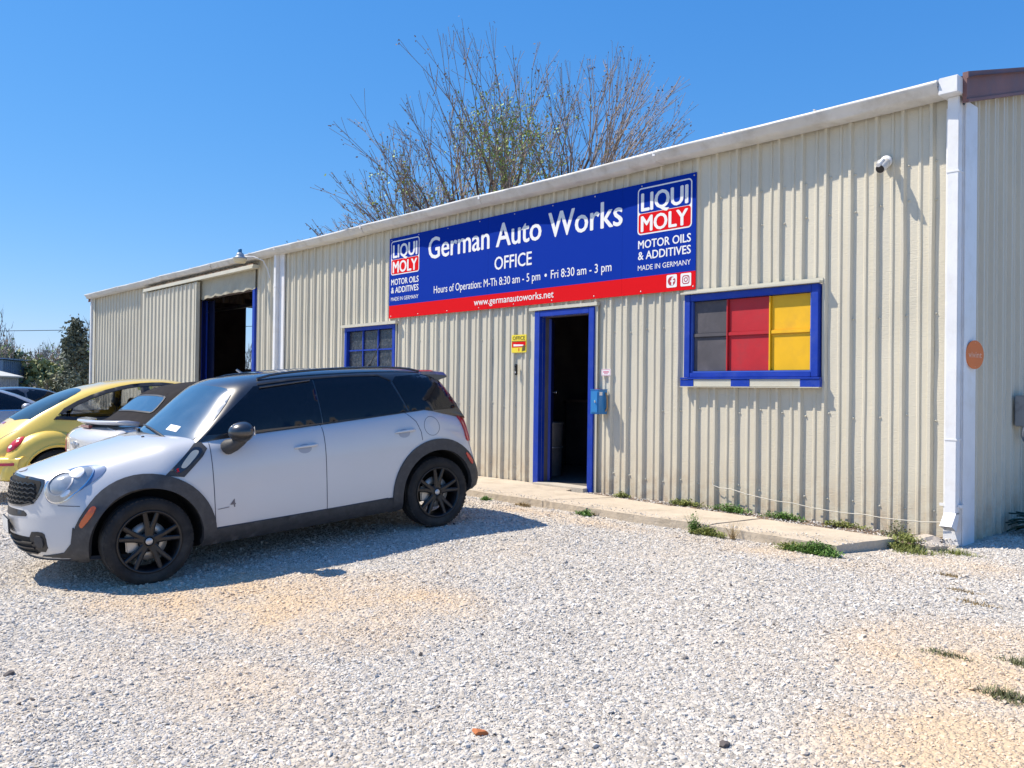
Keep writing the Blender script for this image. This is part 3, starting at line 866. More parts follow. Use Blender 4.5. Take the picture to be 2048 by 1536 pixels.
# ------------------------------------------------------------------ small things on the wall
# yellow OFFICE sign
o = empty('office_sign', (-5.34, -.034, 1.85)); tag(o, 'small yellow OFFICE sign with red lower panel left of the open door', 'sign')
mb = MB(); mb.prism(rrect(-.15, .14, -.12, .12, .01), -.004, .004); mb.build('sign_plate', mat('yellow_print', (.82, .66, .04), .45), o)
mb = MB(); put_text(mb, 'OFFICE', -.125, .115, .052, .048, -.0056, 0, bold=.02); 
mb.add([(-.145, -.0052, .036), (.135, -.0052, .036), (.135, -.0052, .028), (-.145, -.0052, .028)], [(0, 1, 2, 3)], 0)
flat(mb, [(-.14, -.05), (.13, -.05), (.13, .025), (-.14, .025)], -.005, 1)
flat(mb, [(-.11, -.035), (.085, -.035), (.085, -.015), (-.11, -.005)], -.0056, 2)
flat(mb, [(.055, -.105), (.125, -.095), (.125, -.02), (.07, -.03)], -.006, 0)
flat(mb, [(-.01, -.10), (.005, -.10), (.005, -.06), (-.01, -.06)], -.006, 3)
mb.build('print', [mat('dark_olive_print', (.10, .08, .02), .5), M['red_print'], M['white_print'], M['red_print']], o, fix=False)
# door bell
o = empty('door_bell', (-5.383, -.03, 1.50)); tag(o, 'slim black door bell with camera on the cream wall below the yellow sign', 'door bell')
mb = MB(); mb.box(-.02, .02, -.032, 0, -.075, .075, bev=.008); mb.build('bell_body', M['black'], o)
mb = MB(); mb.lathe([(0, -.038), (.010, -.037), (.012, -.033)], 'y', (0, 0, .04), 12); mb.build('lens', M['glass_tint'], o)
mb = MB(); mb.lathe([(0, -.037), (.012, -.036), (.014, -.033)], 'y', (0, 0, -.04), 12); mb.build('button', M['dull_silver'], o)
# small white notice
o = empty('notice', (-3.79, -.034, 1.45)); tag(o, 'tiny white notice with pink lettering above the blue box', 'notice')
mb = MB(); mb.prism(rrect(-.075, .075, -.042, .042, .015), -.003, .003); mb.build('notice_plate', M['white_print'], o)
mb = MB(); ringp(mb, rrect(-.068, .068, -.036, .036, .012), rrect(-.064, .064, -.032, .032, .010), -.0042, 0); flat(mb, [(-.045, -.002), (.045, -.002), (.045, .014), (-.045, .014)], -.0042); flat(mb, [(-.03, -.018), (.03, -.018), (.03, -.011), (-.03, -.011)], -.0042)
mb.build('print', mat('pink_print', (.62, .16, .26), .6), o, fix=False)
# blue key box
o = empty('key_box', (-3.83, -.03, 1.10)); tag(o, 'light blue metal key drop box hung beside the office door', 'key box')
kb = mat('light_blue_paint', (.03, .21, .52), .38, noise=(6, .1), dirt=(12, (.06, .16, .35), .4))
mb = MB(); mb.box(-.065, .065, -.165, -.005, -.155, .135, bev=.004); mb.box(-.069, .069, -.170, .0, .136, .145, bev=.002); mb.build('box_body', kb, o)
mb = MB(); mb.box(-.052, .052, -.172, -.166, -.135, .115, bev=.002); d = mb.build('box_door', kb, o)
mb = MB(); mb.lathe([(0, -.190), (.009, -.188), (.011, -.173)], 'y', (.02, 0, -.005), 14); mb.build('lock', M['silver'], o)
mb = MB(); mb.box(.066, .068, -.15, -.10, .07, .11); mb.build('sticker', M['white_print'], o)
mb = MB(); mb.tube([(.066, -.04, .10), (.085, -.05, .09), (.10, -.05, .04), (.095, -.04, -.08), (.066, -.04, -.12)], .010, 8); mb.build('handle', mat('tan_strap', (.38, .25, .13), .7), o)
mb = MB(); mb.box(-.03, .03, -.13, -.06, .146, .150); mb.build('top_sticker', M['red_print'], o)
# bullet camera
o = empty('security_camera', (-.425, -.03, 3.36)); tag(o, 'white bullet security camera high on the wall near the corner', 'camera')
mb = MB(); mb.lathe([(0, 0), (.055, 0), (.055, -.02), (.03, -.03), (0, -.03)], 'y', (0, 0, 0), 20); mb.tube([(0, -.02, 0), (-.01, -.07, -.005), (-.03, -.10, -.02)], .022, 10); mb.build('mount', M['white_metal'], o)
d = Vector((-.03, -.80, -.58)).normalized(); c0 = Vector((.02, -.03, .0))
mb = MB(); mb.tube([c0, c0 + d * .03, c0 + d * .06, c0 + d * .165, c0 + d * .17], [.02, .04, .045, .045, .040], 20); mb.build('housing', M['gutter'], o)
mb = MB(); mb.tube([c0 + d * .1705, c0 + d * .176], [.038, .036], 20); mb.build('lens', M['black'], o)
mb = MB(); mb.tube([c0 + d * .08 + Vector((0, -.02, .040)), c0 + d * .19 + Vector((0, -.02, .040))], [.018, .02], 8); mb.build('visor', M['white_metal'], o)
# orange oval sticker sign
o = empty('alarm_sign', (.285, .125, 1.575)); tag(o, 'round orange alarm sign on the white corner trim', 'sign')
o.rotation_euler = (0, 0, R(77))
oc = [(.125 * math.cos(k * math.pi / 16), .122 * math.sin(k * math.pi / 16)) for k in range(32)]
mb = MB(); mb.prism([(a * 1.03, b * 1.02) for a, b in oc], -.004, .003); mb.build('sign_plate', mat('orange_print', (.68, .17, .03), .5, noise=(4, .1)), o)
mb = MB(); put_text(mb, 'vivint', -.095, .095, -.025, .052, -.0056, 0, bold=.015)
for z in (.105, -.105): flat(mb, [(.004 * math.cos(k), z + .004 * math.sin(k)) for k in range(6)], -.0056, 0)
mb.build('print', mat('pale_orange_print', (.80, .52, .38), .6), o, fix=False)
# white cable strung along the foot of the wall
mb = MB()
pts = [(-2.267, -.02, .455), (-2.262, -.032, .44), (-2.262, -.034, .26), (-2.245, -.05, .225), (-2.15, -.06, .205)]
for k in range(13):
    t = k / 12; pts.append((-2.0 + 2.12 * t, -.075 - .012 * math.sin(t * 9), .195 - .085 * t - .05 * math.sin(math.pi * t) + (.012 if k % 4 == 0 else 0)))
mb.tube(pts, .0042, 6)
mb.lathe([(0, -.03), (.014, -.03), (.014, .0)], 'y', (-2.268, -.0, .46), 8)
o = mb.build('cable', mat('grey_white_cable', (.52, .50, .44), .5)); tag(o, 'thin white cable sagging along the foot of the wall', 'cable')
# barn lamp
o = empty('barn_lamp', (-12.65, -.03, 3.40)); tag(o, 'grey barn lamp with blue cap on a curved arm over the workshop door', 'lamp')
mb = MB(); mb.tube([(.0, -.0, .0), (-.01, -.05, .18), (-.06, -.12, .34), (-.20, -.26, .42), (-.42, -.36, .43)], .012, 8); mb.build('arm', M['white_metal'], o)
hc = (-.50, -.40, .34)
mb = MB(); mb.lathe([(0, .17), (.05, .17), (.065, .16), (.08, .12), (.085, .09), (.135, .07), (.135, .05), (0, .05)], 'z', hc, 24); mb.build('lamp_head', mat('grey_blue_enamel', (.30, .36, .42), .35, noise=(8, .1)), o)
mb = MB(); mb.lathe([(.132, .048), (.12, .0), (.10, -.03), (0, -.04)], 'z', hc, 24); mb.build('lamp_shade', mat('cream_refractor', (.60, .54, .38), .3), o)
mb = MB(); mb.lathe([(0, .245), (.032, .245), (.036, .235), (.036, .172), (0, .172)], 'z', hc, 16); mb.build('light_sensor', mat('blue_sensor_cap', (.01, .16, .38), .4), o)
# electric meter box on the end wall
o = empty('meter_box', (.25, 1.40, 1.06)); tag(o, 'weathered grey electric box on the shaded end wall', 'electric box')
mb = MB(); mb.box(0, .12, -.11, .22, -.13, .17, bev=.01); mb.build('box_body', mat('grey_box_paint', (.30, .30, .30), .6, dirt=(8, (.12, .12, .12), .8)), o)
mb = MB(); mb.tube([(.05, -.02, -.13), (.05, -.05, -.22), (.05, .02, -.27), (.05, .06, -.20)], .012, 6); mb.tube([(.05, .12, -.13), (.05, .12, -1.15)], .016, 8); mb.build('conduit', M['dull_silver'], o)
mb = MB(); mb.box(.121, .128, -.06, .17, -.09, .12); mb.build('cover', mat('pale_cover', (.42, .42, .40), .5), o)
# bin inside the office and dark furniture
o = empty('metal_bin', (-5.42, .66, .023)); tag(o, 'dull metal bin standing in the dark just inside the office door', 'bin')
mb = MB(); mb.lathe([(0, 0), (.15, 0), (.16, .02), (.175, .72), (.185, .74), (.185, .76), (.165, .76), (.16, .70), (0, .70)], 'z', (0, 0, 0), 28); mb.build('bin_body', mat('galvanised', (.20, .20, .21), .45, metal=.5, noise=(4, .3)), o)
mb = MB(); mb.lathe([(.181, .40), (.186, .41), (.181, .42)], 'z', (0, 0, 0), 28); mb.build('band', M['dull_silver'], o)
o = empty('counter', (-5.6, 2.2, .023)); tag(o, 'dark office counter with a small label seen through the open door', 'counter')
dk = mat('dark_counter_laminate', (.09, .075, .075), .5, noise=(3, .3))
mb = MB(); mb.box(-1.0, 1.0, 0, .6, 0, 1.02, bev=.01); mb.build('cabinet', dk, o)
mb = MB(); mb.box(-1.04, 1.04, -.04, .64, 1.022, 1.06, bev=.005); mb.build('counter_top', mat('brown_top', (.22, .15, .12), .4, noise=(3, .3)), o)
mb = MB(); mb.box(-.28, -.14, -.006, -.001, .78, .84); mb.box(-.30, -.17, -.006, -.001, .14, .20); mb.build('label', M['white_print'], o)
mb = MB()
for k in range(3): mb.box(-.9 + k * .6, -.34 + k * .6, -.012, -.001, .08, .70, bev=.003)
mb.build('cabinet_door', dk, o)
o = empty('office_chair', (-4.55, 1.35, .023)); tag(o, 'black office chair in the dark room behind the door', 'chair')
mb = MB(); mb.box(-.24, .24, -.22, .22, .42, .50, bev=.03); mb.build('seat', M['black'], o)
mb = MB(); mb.box(-.22, .22, .20, .27, .55, 1.0, bev=.03); mb.build('backrest', M['black'], o)
mb = MB(); mb.tube([(0, 0, .06), (0, 0, .42)], .03, 8)
for k in range(5): mb.tube([(0, 0, .09), (.28 * math.cos(k * 1.257), .28 * math.sin(k * 1.257), .05)], .02, 6)
mb.tube([(0, .20, .45), (0, .26, .60)], .02, 6); mb.build('base', M['black'], o)
# ------------------------------------------------------------------ cars
def bs_basis(n, res, closed):
    """uniform cubic B-spline sampling matrix: rows = samples, columns = control points"""
    rows = []
    segs_ = n if closed else n - 1
    for s in range(segs_):
        for k in range(res):
            t = k / res
            w = [(1 - t) ** 3 / 6, (3 * t ** 3 - 6 * t ** 2 + 4) / 6, (-3 * t ** 3 + 3 * t ** 2 + 3 * t + 1) / 6, t ** 3 / 6]
            r = np.zeros(n)
            for q, ww in zip((s - 1, s, s + 1, s + 2), w):
                if closed: r[q % n] += ww
                elif q < 0: r[0] += 2 * ww; r[1] -= ww
                elif q >= n: r[n - 1] += 2 * ww; r[n - 2] -= ww
                else: r[q] += ww
            rows.append(r)
    if not closed:
        r = np.zeros(n); r[n - 1] = 1; rows.append(r)
    return np.array(rows)
def bs_surface(ctrl, ru, rv):
    C_ = np.array(ctrl, float)                     # (M, N, 3) N closed ring
    A = bs_basis(C_.shape[0], ru, False); B = bs_basis(C_.shape[1], rv, True)
    S = np.einsum('am,mnk,bn->abk', A, C_, B)
    return S
def grid_faces(a, b, closed=True):
    f = []
    for i in range(a - 1):
        for j in range(b if closed else b - 1):
            f.append((i * b + j, i * b + (j + 1) % b, (i + 1) * b + (j + 1) % b, (i + 1) * b + j))
    return f
def full_ring(h):
    """h: half ring from bottom centre (y=0) up the side to top centre (y=0); returns the closed ring"""
    return list(h) + [(x, -y, z) for x, y, z in h[-2:0:-1]]
def shell(ctrl_half, ru=5, rv=4):
    S = bs_surface([full_ring(h) for h in ctrl_half], ru, rv)
    a, b = S.shape[:2]
    V = S.reshape(-1, 3)
    f = grid_faces(a, b)
    f += [tuple(range(b))[::-1], tuple((a - 1) * b + k for k in range(b))]
    return V, f
def mesh_obj(name, V, F_, mats, parent=None, smooth=True):
    me = bpy.data.meshes.new(name); me.from_pydata([tuple(map(float, v)) for v in V], [], [tuple(int(q) for q in f) for f in F_])
    for m in (mats if isinstance(mats, (list, tuple)) else [mats]): me.materials.append(m)
    bm = bmesh.new(); bm.from_mesh(me); bmesh.ops.remove_doubles(bm, verts=bm.verts, dist=1e-5); bmesh.ops.recalc_face_normals(bm, faces=bm.faces); bm.to_mesh(me); bm.free()
    me.polygons.foreach_set('use_smooth', [smooth] * len(me.polygons)); me.update()
    return link(bpy.data.objects.new(name, me), parent)
def cut(o, cutters):
    """boolean difference, baked into the mesh"""
    for c in cutters:
        md = o.modifiers.new('b', 'BOOLEAN'); md.operation = 'DIFFERENCE'; md.object = c; md.solver = 'EXACT'
    dg = bpy.context.evaluated_depsgraph_get(); dg.update()
    me = bpy.data.meshes.new_from_object(o.evaluated_get(dg), preserve_all_data_layers=True, depsgraph=dg)
    o.modifiers.clear(); old = o.data; o.data = me; me.name = old.name
    for c in cutters: bpy.data.objects.remove(c)
    return o
def inside(p, poly):
    x, y = p; r = False; n = len(poly)
    for i in range(n):
        x1, y1 = poly[i]; x2, y2 = poly[(i + 1) % n]
        if (y1 > y) != (y2 > y) and x < (x2 - x1) * (y - y1) / (y2 - y1) + x1: r = not r
    return r
def smooth_poly(p, it=2):
    for _ in range(it):
        q = []
        for i in range(len(p)):
            a, b = p[i], p[(i + 1) % len(p)]
            q += [(a[0] * .75 + b[0] * .25, a[1] * .75 + b[1] * .25), (a[0] * .25 + b[0] * .75, a[1] * .25 + b[1] * .75)]
        p = q
    return p
def ellipse(cx, cz, a, b, rot=0, n=28, e=2.0):
    out = []
    for k in range(n):
        t = 2 * math.pi * k / n; c, s = math.cos(t), math.sin(t)
        u = a * math.copysign(abs(c) ** (2 / e), c); v = b * math.copysign(abs(s) ** (2 / e), s)
        out.append((cx + u * math.cos(rot) - v * math.sin(rot), cz + u * math.sin(rot) + v * math.cos(rot)))
    return out
def strip(line, w):
    """2-D polyline to a closed thin polygon"""
    L_, R_ = [], []
    for i, p in enumerate(line):
        a = line[max(i - 1, 0)]; b = line[min(i + 1, len(line) - 1)]
        d = (b[0] - a[0], b[1] - a[1]); l = math.hypot(*d) or 1; n = (-d[1] / l * w / 2, d[0] / l * w / 2)
        L_.append((p[0] + n[0], p[1] + n[1])); R_.append((p[0] - n[0], p[1] - n[1]))
    return L_ + R_[::-1]
def drape(bvh, poly, frame, off=.003, thick=.0, res=.05, holes=(), dome=0.0, mb=None, mi=0):
    """lay a 2-D shape on the car body. frame=(origin, u, v, d): rays start at origin+u*a+v*b and go along d"""
    O_, u, v, d = [Vector(q) for q in frame]
    def sub(pl):
        out = []
        for i in range(len(pl)):
            a, b = pl[i], pl[(i + 1) % len(pl)]
            n = max(1, int(math.hypot(b[0] - a[0], b[1] - a[1]) / res))
            out += [(a[0] + (b[0] - a[0]) * k / n, a[1] + (b[1] - a[1]) * k / n) for k in range(n)]
        return out
    P = sub(poly); loops = [list(range(len(P)))]
    H = [sub(h) for h in holes]; pts = list(P)
    for h in H: loops.append(list(range(len(pts), len(pts) + len(h)))); pts += h
    ed = [(l[i], l[(i + 1) % len(l)]) for l in loops for i in range(len(l))]
    xs = [p[0] for p in P]; ys = [p[1] for p in P]
    nx_, ny_ = int((max(xs) - min(xs)) / res), int((max(ys) - min(ys)) / res)
    for i in range(1, nx_ + 1):
        for j in range(1, ny_ + 1):
            q = (min(xs) + i * res + .001, min(ys) + j * res + .0013)
            if inside(q, P) and not any(inside(q, h) for h in H): pts.append(q)
    rv, re, rf, ov, _, _ = delaunay_2d_cdt([Vector(p) for p in pts], ed, [], 0, 1e-5)
    hit = []
    for q in rv:
        o_ = O_ + u * q.x + v * q.y
        h = bvh.ray_cast(o_, d)
        if h[0] is None:
            hn = bvh.find_nearest(o_ + d * .45)
            hit.append((hn[0], hn[1], False) if hn[0] is not None else (o_ + d, -d, False)); continue
        n = h[1]
        if n.dot(d) > 0: n = -n
        hit.append((h[0], n, True))
    tri = []
    for f in rf:
        c = (sum(rv[i].x for i in f) / 3, sum(rv[i].y for i in f) / 3)
        if inside(c, P) and not any(inside(c, h) for h in H) and all(hit[i][2] for i in f): tri.append(list(f))
    own = mb is None
    if own: mb = MB()
    cen = (sum(p[0] for p in P) / len(P), sum(p[1] for p in P) / len(P)); rad = max(math.hypot(p[0] - cen[0], p[1] - cen[1]) for p in P)
    def bulge(q):
        if not dome: return 0
        dmin = min(math.hypot(q.x - p[0], q.y - p[1]) for p in P)
        return dome * min(1, dmin / (rad * .8)) ** .5
    top = [hit[i][0] + hit[i][1] * (off + bulge(rv[i])) for i in range(len(rv))]
    tri = [t if (top[t[1]] - top[t[0]]).cross(top[t[2]] - top[t[0]]).dot(d) < 0 else t[::-1] for t in tri]
    mb.add(top, tri, mi, True)
    # skirt down into the body
    cnt = {}
    for t in tri:
        for a, b in ((t[0], t[1]), (t[1], t[2]), (t[2], t[0])):
            if (b, a) in cnt: del cnt[(b, a)]
            else: cnt[(a, b)] = 1
    low = [hit[i][0] - hit[i][1] * (.004 if not thick else thick) for i in range(len(rv))]
    sv, sf = [], []
    for a, b in cnt:
        k = len(sv); sv += [top[a], top[b], low[b], low[a]]; sf.append((k, k + 3, k + 2, k + 1))
    mb.add(sv, sf, mi, False)
    return mb
def closed_strip(poly, w):
    cx_ = sum(p[0] for p in poly) / len(poly); cz_ = sum(p[1] for p in poly) / len(poly)
    def offs(d):
        out = []
        for i, p in enumerate(poly):
            a, b = poly[i - 1], poly[(i + 1) % len(poly)]; t = (b[0] - a[0], b[1] - a[1]); l = math.hypot(*t) or 1
            n = (t[1] / l, -t[0] / l)
            if (p[0] - cx_) * n[0] + (p[1] - cz_) * n[1] < 0: n = (-n[0], -n[1])
            out.append((p[0] + n[0] * d, p[1] + n[1] * d))
        return out
    return offs(w / 2), offs(-w / 2)
def bvh_of(*objs):
    V, F2 = [], []
    for o in objs:
        b = len(V); V += [v.co.copy() for v in o.data.vertices]; F2 += [tuple(b + i for i in p.vertices) for p in o.data.polygons]
    return BVHTree.FromPolygons(V, F2)
LEFT = ((0, 2, 0), (1, 0, 0), (0, 0, 1), (0, -1, 0))
RIGHT = ((0, -2, 0), (1, 0, 0), (0, 0, 1), (0, 1, 0))
FRONT = ((3, 0, 0), (0, 1, 0), (0, 0, 1), (-1, 0, 0))
BACK = ((-3, 0, 0), (0, 1, 0), (0, 0, 1), (1, 0, 0))
TOP = ((0, 0, 3), (1, 0, 0), (0, 1, 0), (0, 0, -1))
def oblique(px, py, pz, ang, tilt=0):
    """frame looking at the body from direction ang (degrees from +x towards +y)"""
    n = Vector((math.cos(R(ang)) * math.cos(R(tilt)), math.sin(R(ang)) * math.cos(R(tilt)), math.sin(R(tilt))))
    u = Vector((-math.sin(R(ang)), math.cos(R(ang)), 0)); v = n.cross(u)
    return (Vector((px, py, pz)) + n * 1.0, u, v, -n)

def tyre_rim(parent, x, y, side, r=.33, w=.205, spokes='twin', rimmat=None, rr=.236):
    """one wheel: empty with tyre, rim, brake disc. side=+1 left, -1 right"""
    wh = bpy.data.objects.new('wheel', None); link(wh, parent); wh.location = (x, y, r)
    rimmat = rimmat or M['rim']
    mb = MB(); s = side
    prof = [(rr - .004, -w / 2 * .8), (rr + .012, -w / 2 * .92), (rr + .045, -w / 2), (r - .035, -w / 2 * .985), (r - .010, -w / 2 * .86), (r, -w / 2 * .70)]
    for g in (-.5, 0, .5):
        prof += [(r + .001, g * w * .5 - .012), (r - .007, g * w * .5 - .009), (r - .007, g * w * .5 + .009), (r + .001, g * w * .5 + .012)]
    prof += [(r, w / 2 * .70), (r - .010, w / 2 * .86), (r - .035, w / 2 * .985), (rr + .045, w / 2), (rr + .012, w / 2 * .92), (rr - .004, w / 2 * .8)]
    mb.lathe(prof, 'y', (0, 0, 0), 56, 0, True)
    for k in range(56):                            # shoulder blocks
        a = 2 * math.pi * k / 56
        for sg in (-1, 1):
            c = Vector((math.cos(a) * (r - .004), sg * w / 2 * .84, math.sin(a) * (r - .004))); t = Vector((-math.sin(a), 0, math.cos(a))); n = Vector((math.cos(a), 0, math.sin(a)))
            p = [c + t * q * .011 + n * h + Vector((0, sg * yy, 0)) for q in (-1, 1) for h in (-.01, .0015) for yy in (-.016, .002)]
            mb.add(p, [(0, 1, 3, 2), (4, 6, 7, 5), (0, 4, 5, 1), (2, 3, 7, 6), (1, 5, 7, 3), (0, 2, 6, 4)])
    mb.build('tyre', M['rubber'], wh)
    mb = MB(); yo = s * w / 2
    mb.lathe([(rr - .003, yo * .80), (rr + .004, yo * .93), (rr - .002, yo * .96), (rr - .012, yo * .92), (rr - .020, yo * .75), (rr - .035, yo * .1), (rr - .03, -yo * .8)], 'y', (0, 0, 0), 56)
    yf = yo * .78
    if spokes == 'twin':
        for k in range(5):
            a0 = math.pi / 2 + 2 * math.pi * k / 5 + .12
            for q in (-1, 1):
                a1 = a0 + q * .16; a2 = a0 + q * .21
                p0 = Vector((math.cos(a1) * .045, yf * .86, math.sin(a1) * .045)); p1 = Vector((math.cos(a1) * .11, yf * .93, math.sin(a1) * .11)); p2 = Vector((math.cos(a2) * (rr - .012), yf * 1.06, math.sin(a2) * (rr - .012)))
                for (pa, pb, wa, wb) in ((p0, p1, .026, .020), (p1, p2, .020, .0165)):
                    t = (pb - pa).normalized(); sd_ = Vector((-t.z, 0, t.x)).normalized(); dn = Vector((0, -s, 0))
                    v = []
                    for P_, ww in ((pa, wa), (pb, wb)): v += [P_ + sd_ * ww, P_ + sd_ * ww * .5 - dn * .006, P_ - sd_ * ww * .5 - dn * .006, P_ - sd_ * ww, P_ - sd_ * ww * .8 + dn * .04, P_ + sd_ * ww * .8 + dn * .04]
                    mb.add(v, [(i, (i + 1) % 6, 6 + (i + 1) % 6, 6 + i) for i in range(6)] + [tuple(range(6)), tuple(range(6, 12))])
        for k in range(5):
            a = math.pi / 2 + 2 * math.pi * k / 5 + .12 + math.pi / 5
            mb.lathe([(0, yf * .84), (.010, yf * .84), (.011, yf * .70)], 'y', (.056 * math.cos(a), 0, .056 * math.sin(a)), 8)
    else:
        for k in range(7):
            a = 2 * math.pi * k / 7
            pa = Vector((math.cos(a) * .04, yf * .9, math.sin(a) * .04)); pb = Vector((math.cos(a) * (rr - .01), yf, math.sin(a) * (rr - .01)))
            mb.tube([pa, pb], [.03, .02], 6)
    mb.lathe([(0, yf * .55), (.075, yf * .55), (.08, yf * .75), (.06, yf * .88), (.036, yf * .93)], 'y', (0, 0, 0), 24)
    mb.build('rim', rimmat, wh)
    mb = MB(); mb.lathe([(0, yf * .985), (.022, yf * .975), (.027, yf * .93)], 'y', (0, 0, 0), 20); mb.box(-.018, .018, yf * .985 - .001, yf * .985 + .001, -.007, .007); mb.build('hub_cap', M['dull_silver'] if rimmat is M['rim'] else rimmat, wh)
    mb = MB(); mb.lathe([(.06, yf * .30), (.145, yf * .30), (.145, yf * .16), (.06, yf * .16)], 'y', (0, 0, 0), 40, closed=True); mb.lathe([(0, yf * .3), (.06, yf * .35), (.06, yf * .1)], 'y', (0, 0, 0), 20); mb.box(.06, .16, yf * .12, yf * .45, -.07, .07, bev=.01)
    mb.build('brake_disc', M['disc'], wh)
    return wh
def cyl_cutter(x, z, r, y0, y1, m):
    mb = MB(); mb.lathe([(0.0001, y0), (r, y0), (r, y1), (.0001, y1)], 'y', (x, 0, z), 56)
    return mesh_obj('c', mb.v, mb.f, m, smooth=False)
def interp(x, xs, vals): return float(np.interp(x, xs, vals))
def sstep(a, b, x):
    t = min(1, max(0, (x - a) / (b - a))); return t * t * (3 - 2 * t)

PAINT_W = mat('light_white_car_paint', (.56, .565, .58), .32, coat=1.0, coat_rough=.03, noise=(.9, .02), dirt=(3.0, (.55, .54, .52), .22))
PAINT_Y = mat('yellow_car_paint', (.82, .58, .085), .34, coat=1.0, coat_rough=.04, noise=(1, .03))
PAINT_S = mat('silver_car_paint', (.42, .43, .45), .35, metal=.4, coat=1.0)
PAINT_K = mat('black_car_paint', (.018, .019, .024), .3, coat=1.0, coat_rough=.06, noise=(30, .2), dirt=(22, (.06, .07, .09), .3))
PAINT_D = mat('dark_grey_car_paint', (.05, .055, .07), .3, coat=1.0)
SEAM = mat('panel_gap', (.07, .08, .11), .7)
GLASS_W = mat('windshield_glass', (.04, .085, .13), .05, coat=.55, coat_rough=.14, spec=1.0, ior=2.2, noise=(3, .3, .01), dirt=(6, (.10, .12, .14), .3))
LAMP = mat('headlamp_glass', (.33, .36, .39), .14, metal=.15, coat=1.0, coat_rough=.02, noise=(14, .16, .04))

# ---- white compact crossover ----
def front_x(y, z):
    f = interp(z, [.18, .28, .36, .50, .60, .68, .76, .84, .90, .96, 1.1], [-.10, -.02, .02, .035, .03, .01, -.005, -.01, -.04, -.10, -.35])
    return 2.085 + f - .50 * (abs(y) / .85) ** 2.4
def rear_x(y, z):
    f = interp(z, [.2, .34, .45, .58, .66, .8, 1.0, 1.12], [.10, .0, -.01, .01, .05, .08, .12, .18])
    return -2.02 + f + .25 * (abs(y) / .85) ** 2.2
cx = [-2.1, -1.8, -1.5, -1.0, 0, .8, 1.1, 1.4, 1.7, 1.9, 2.05, 2.2]
cW = [.83, .88, .897, .897, .895, .895, .895, .893, .885, .87, .845, .82]
cB = [.30, .24, .20, .20, .20, .20, .20, .19, .20, .21, .22, .24]
cS = [1.00, 1.08, 1.135, 1.125, 1.085, 1.055, 1.03, .99, .93, .87, .80, .74]
cb = [.70, .76, .80, .815, .815, .805, .79, .76, .73, .70, .68, .66]
cT = [1.04, 1.12, 1.16, 1.15, 1.12, 1.10, 1.10, 1.085, 1.035, .975, .905, .86]
def c_half(x, fx):
    W, B, Sh, Wb, T = [interp(x, cx, q) for q in (cW, cB, cS, cb, cT)]
    mid = (B + .22 + Sh) / 2
    yz = [(0, B), (.5 * W, B), (.86 * W, B), (.965 * W, B + .06), (W - .005, B + .20), (W, mid), ((W * .75 + Wb * .25) + .008, Sh - .15), (Wb + .012, Sh - .015), (Wb * .86, Sh + (T - Sh) * .62), (Wb * .45, T + .002), (0, T + .004)]
    return [(fx(y, z), y, z) for y, z in yz]
ctrl = []
def capring(x, s, fx, zc=.60):
    h = c_half(x, lambda y, z: 0)
    return [(fx(y * s, zc + (z - zc) * s), y * s, zc + (z - zc) * s) for _, y, z in h]
for s in (.02, .35, .68, .90): ctrl.append(capring(-2.05, s, rear_x))
def blend(x):
    def g(y, z):
        if x > .9:
            t = sstep(.9, 2.05, x) ; return x * 1 + t * (front_x(y, z) - front_x(0, .5)) * (1 if x < 9 else 0)
        if x < -.9:
            t = sstep(.9, 1.98, -x); return x + t * (rear_x(y, z) - rear_x(0, .4))
        return x
    return g
for x in (-2.015, -1.94, -1.80, -1.62, -1.42, -1.2, -.9, -.5, 0, .5, .85, 1.1, 1.32, 1.52, 1.70, 1.85, 1.97, 2.06, 2.11): ctrl.append(c_half(x, blend(x)))
for s in (.93, .70, .35, .02): ctrl.append(capring(2.12, s, front_x, .52))
V, F2 = shell(ctrl, 5, 4)
# world matrix from the measured axle positions
fwd = Vector((-.0880, -.9927, -.0825)).normalized(); lft = Vector((0, 0, 1)).cross(fwd).normalized(); up = fwd.cross(lft)
MC = Matrix.Identity(4)
for i in range(3): MC[i][0], MC[i][1], MC[i][2] = fwd[i], lft[i], up[i]
MC.translation = Vector((-4.362, -4.060, -.195))
car = empty('parked_car', mat=MC)
tag(car, 'white compact crossover with black roof and black wheels, nearest car', 'car')
body = mesh_obj('body', V, F2, [PAINT_W, M['well']], None)
cuts_ = []
for hx in (1.2975, -1.2975):
    for sd_ in (1, -1):
        cuts_.append(cyl_cutter(hx, .335, .405, sd_ * .52, sd_ * 1.2, M['well']))
B0 = bvh_of(body)
cut(body, cuts_)
body.parent = car
# tint the arch interior
me = body.data
for p in me.polygons:
    c = p.center
    for hx in (1.2975, -1.2975):
        if abs(math.hypot(c.x - hx, c.z - .335) - .405) < .012 and abs(c.y) > .5 and abs(p.normal.y) < .5: p.material_index = 1; p.use_smooth = False
        if math.hypot(c.x - hx, c.z - .335) < .40 and abs(abs(c.y) - .52) < .01: p.material_index = 1
if len(me.materials) < 2: me.materials.append(M['well'])
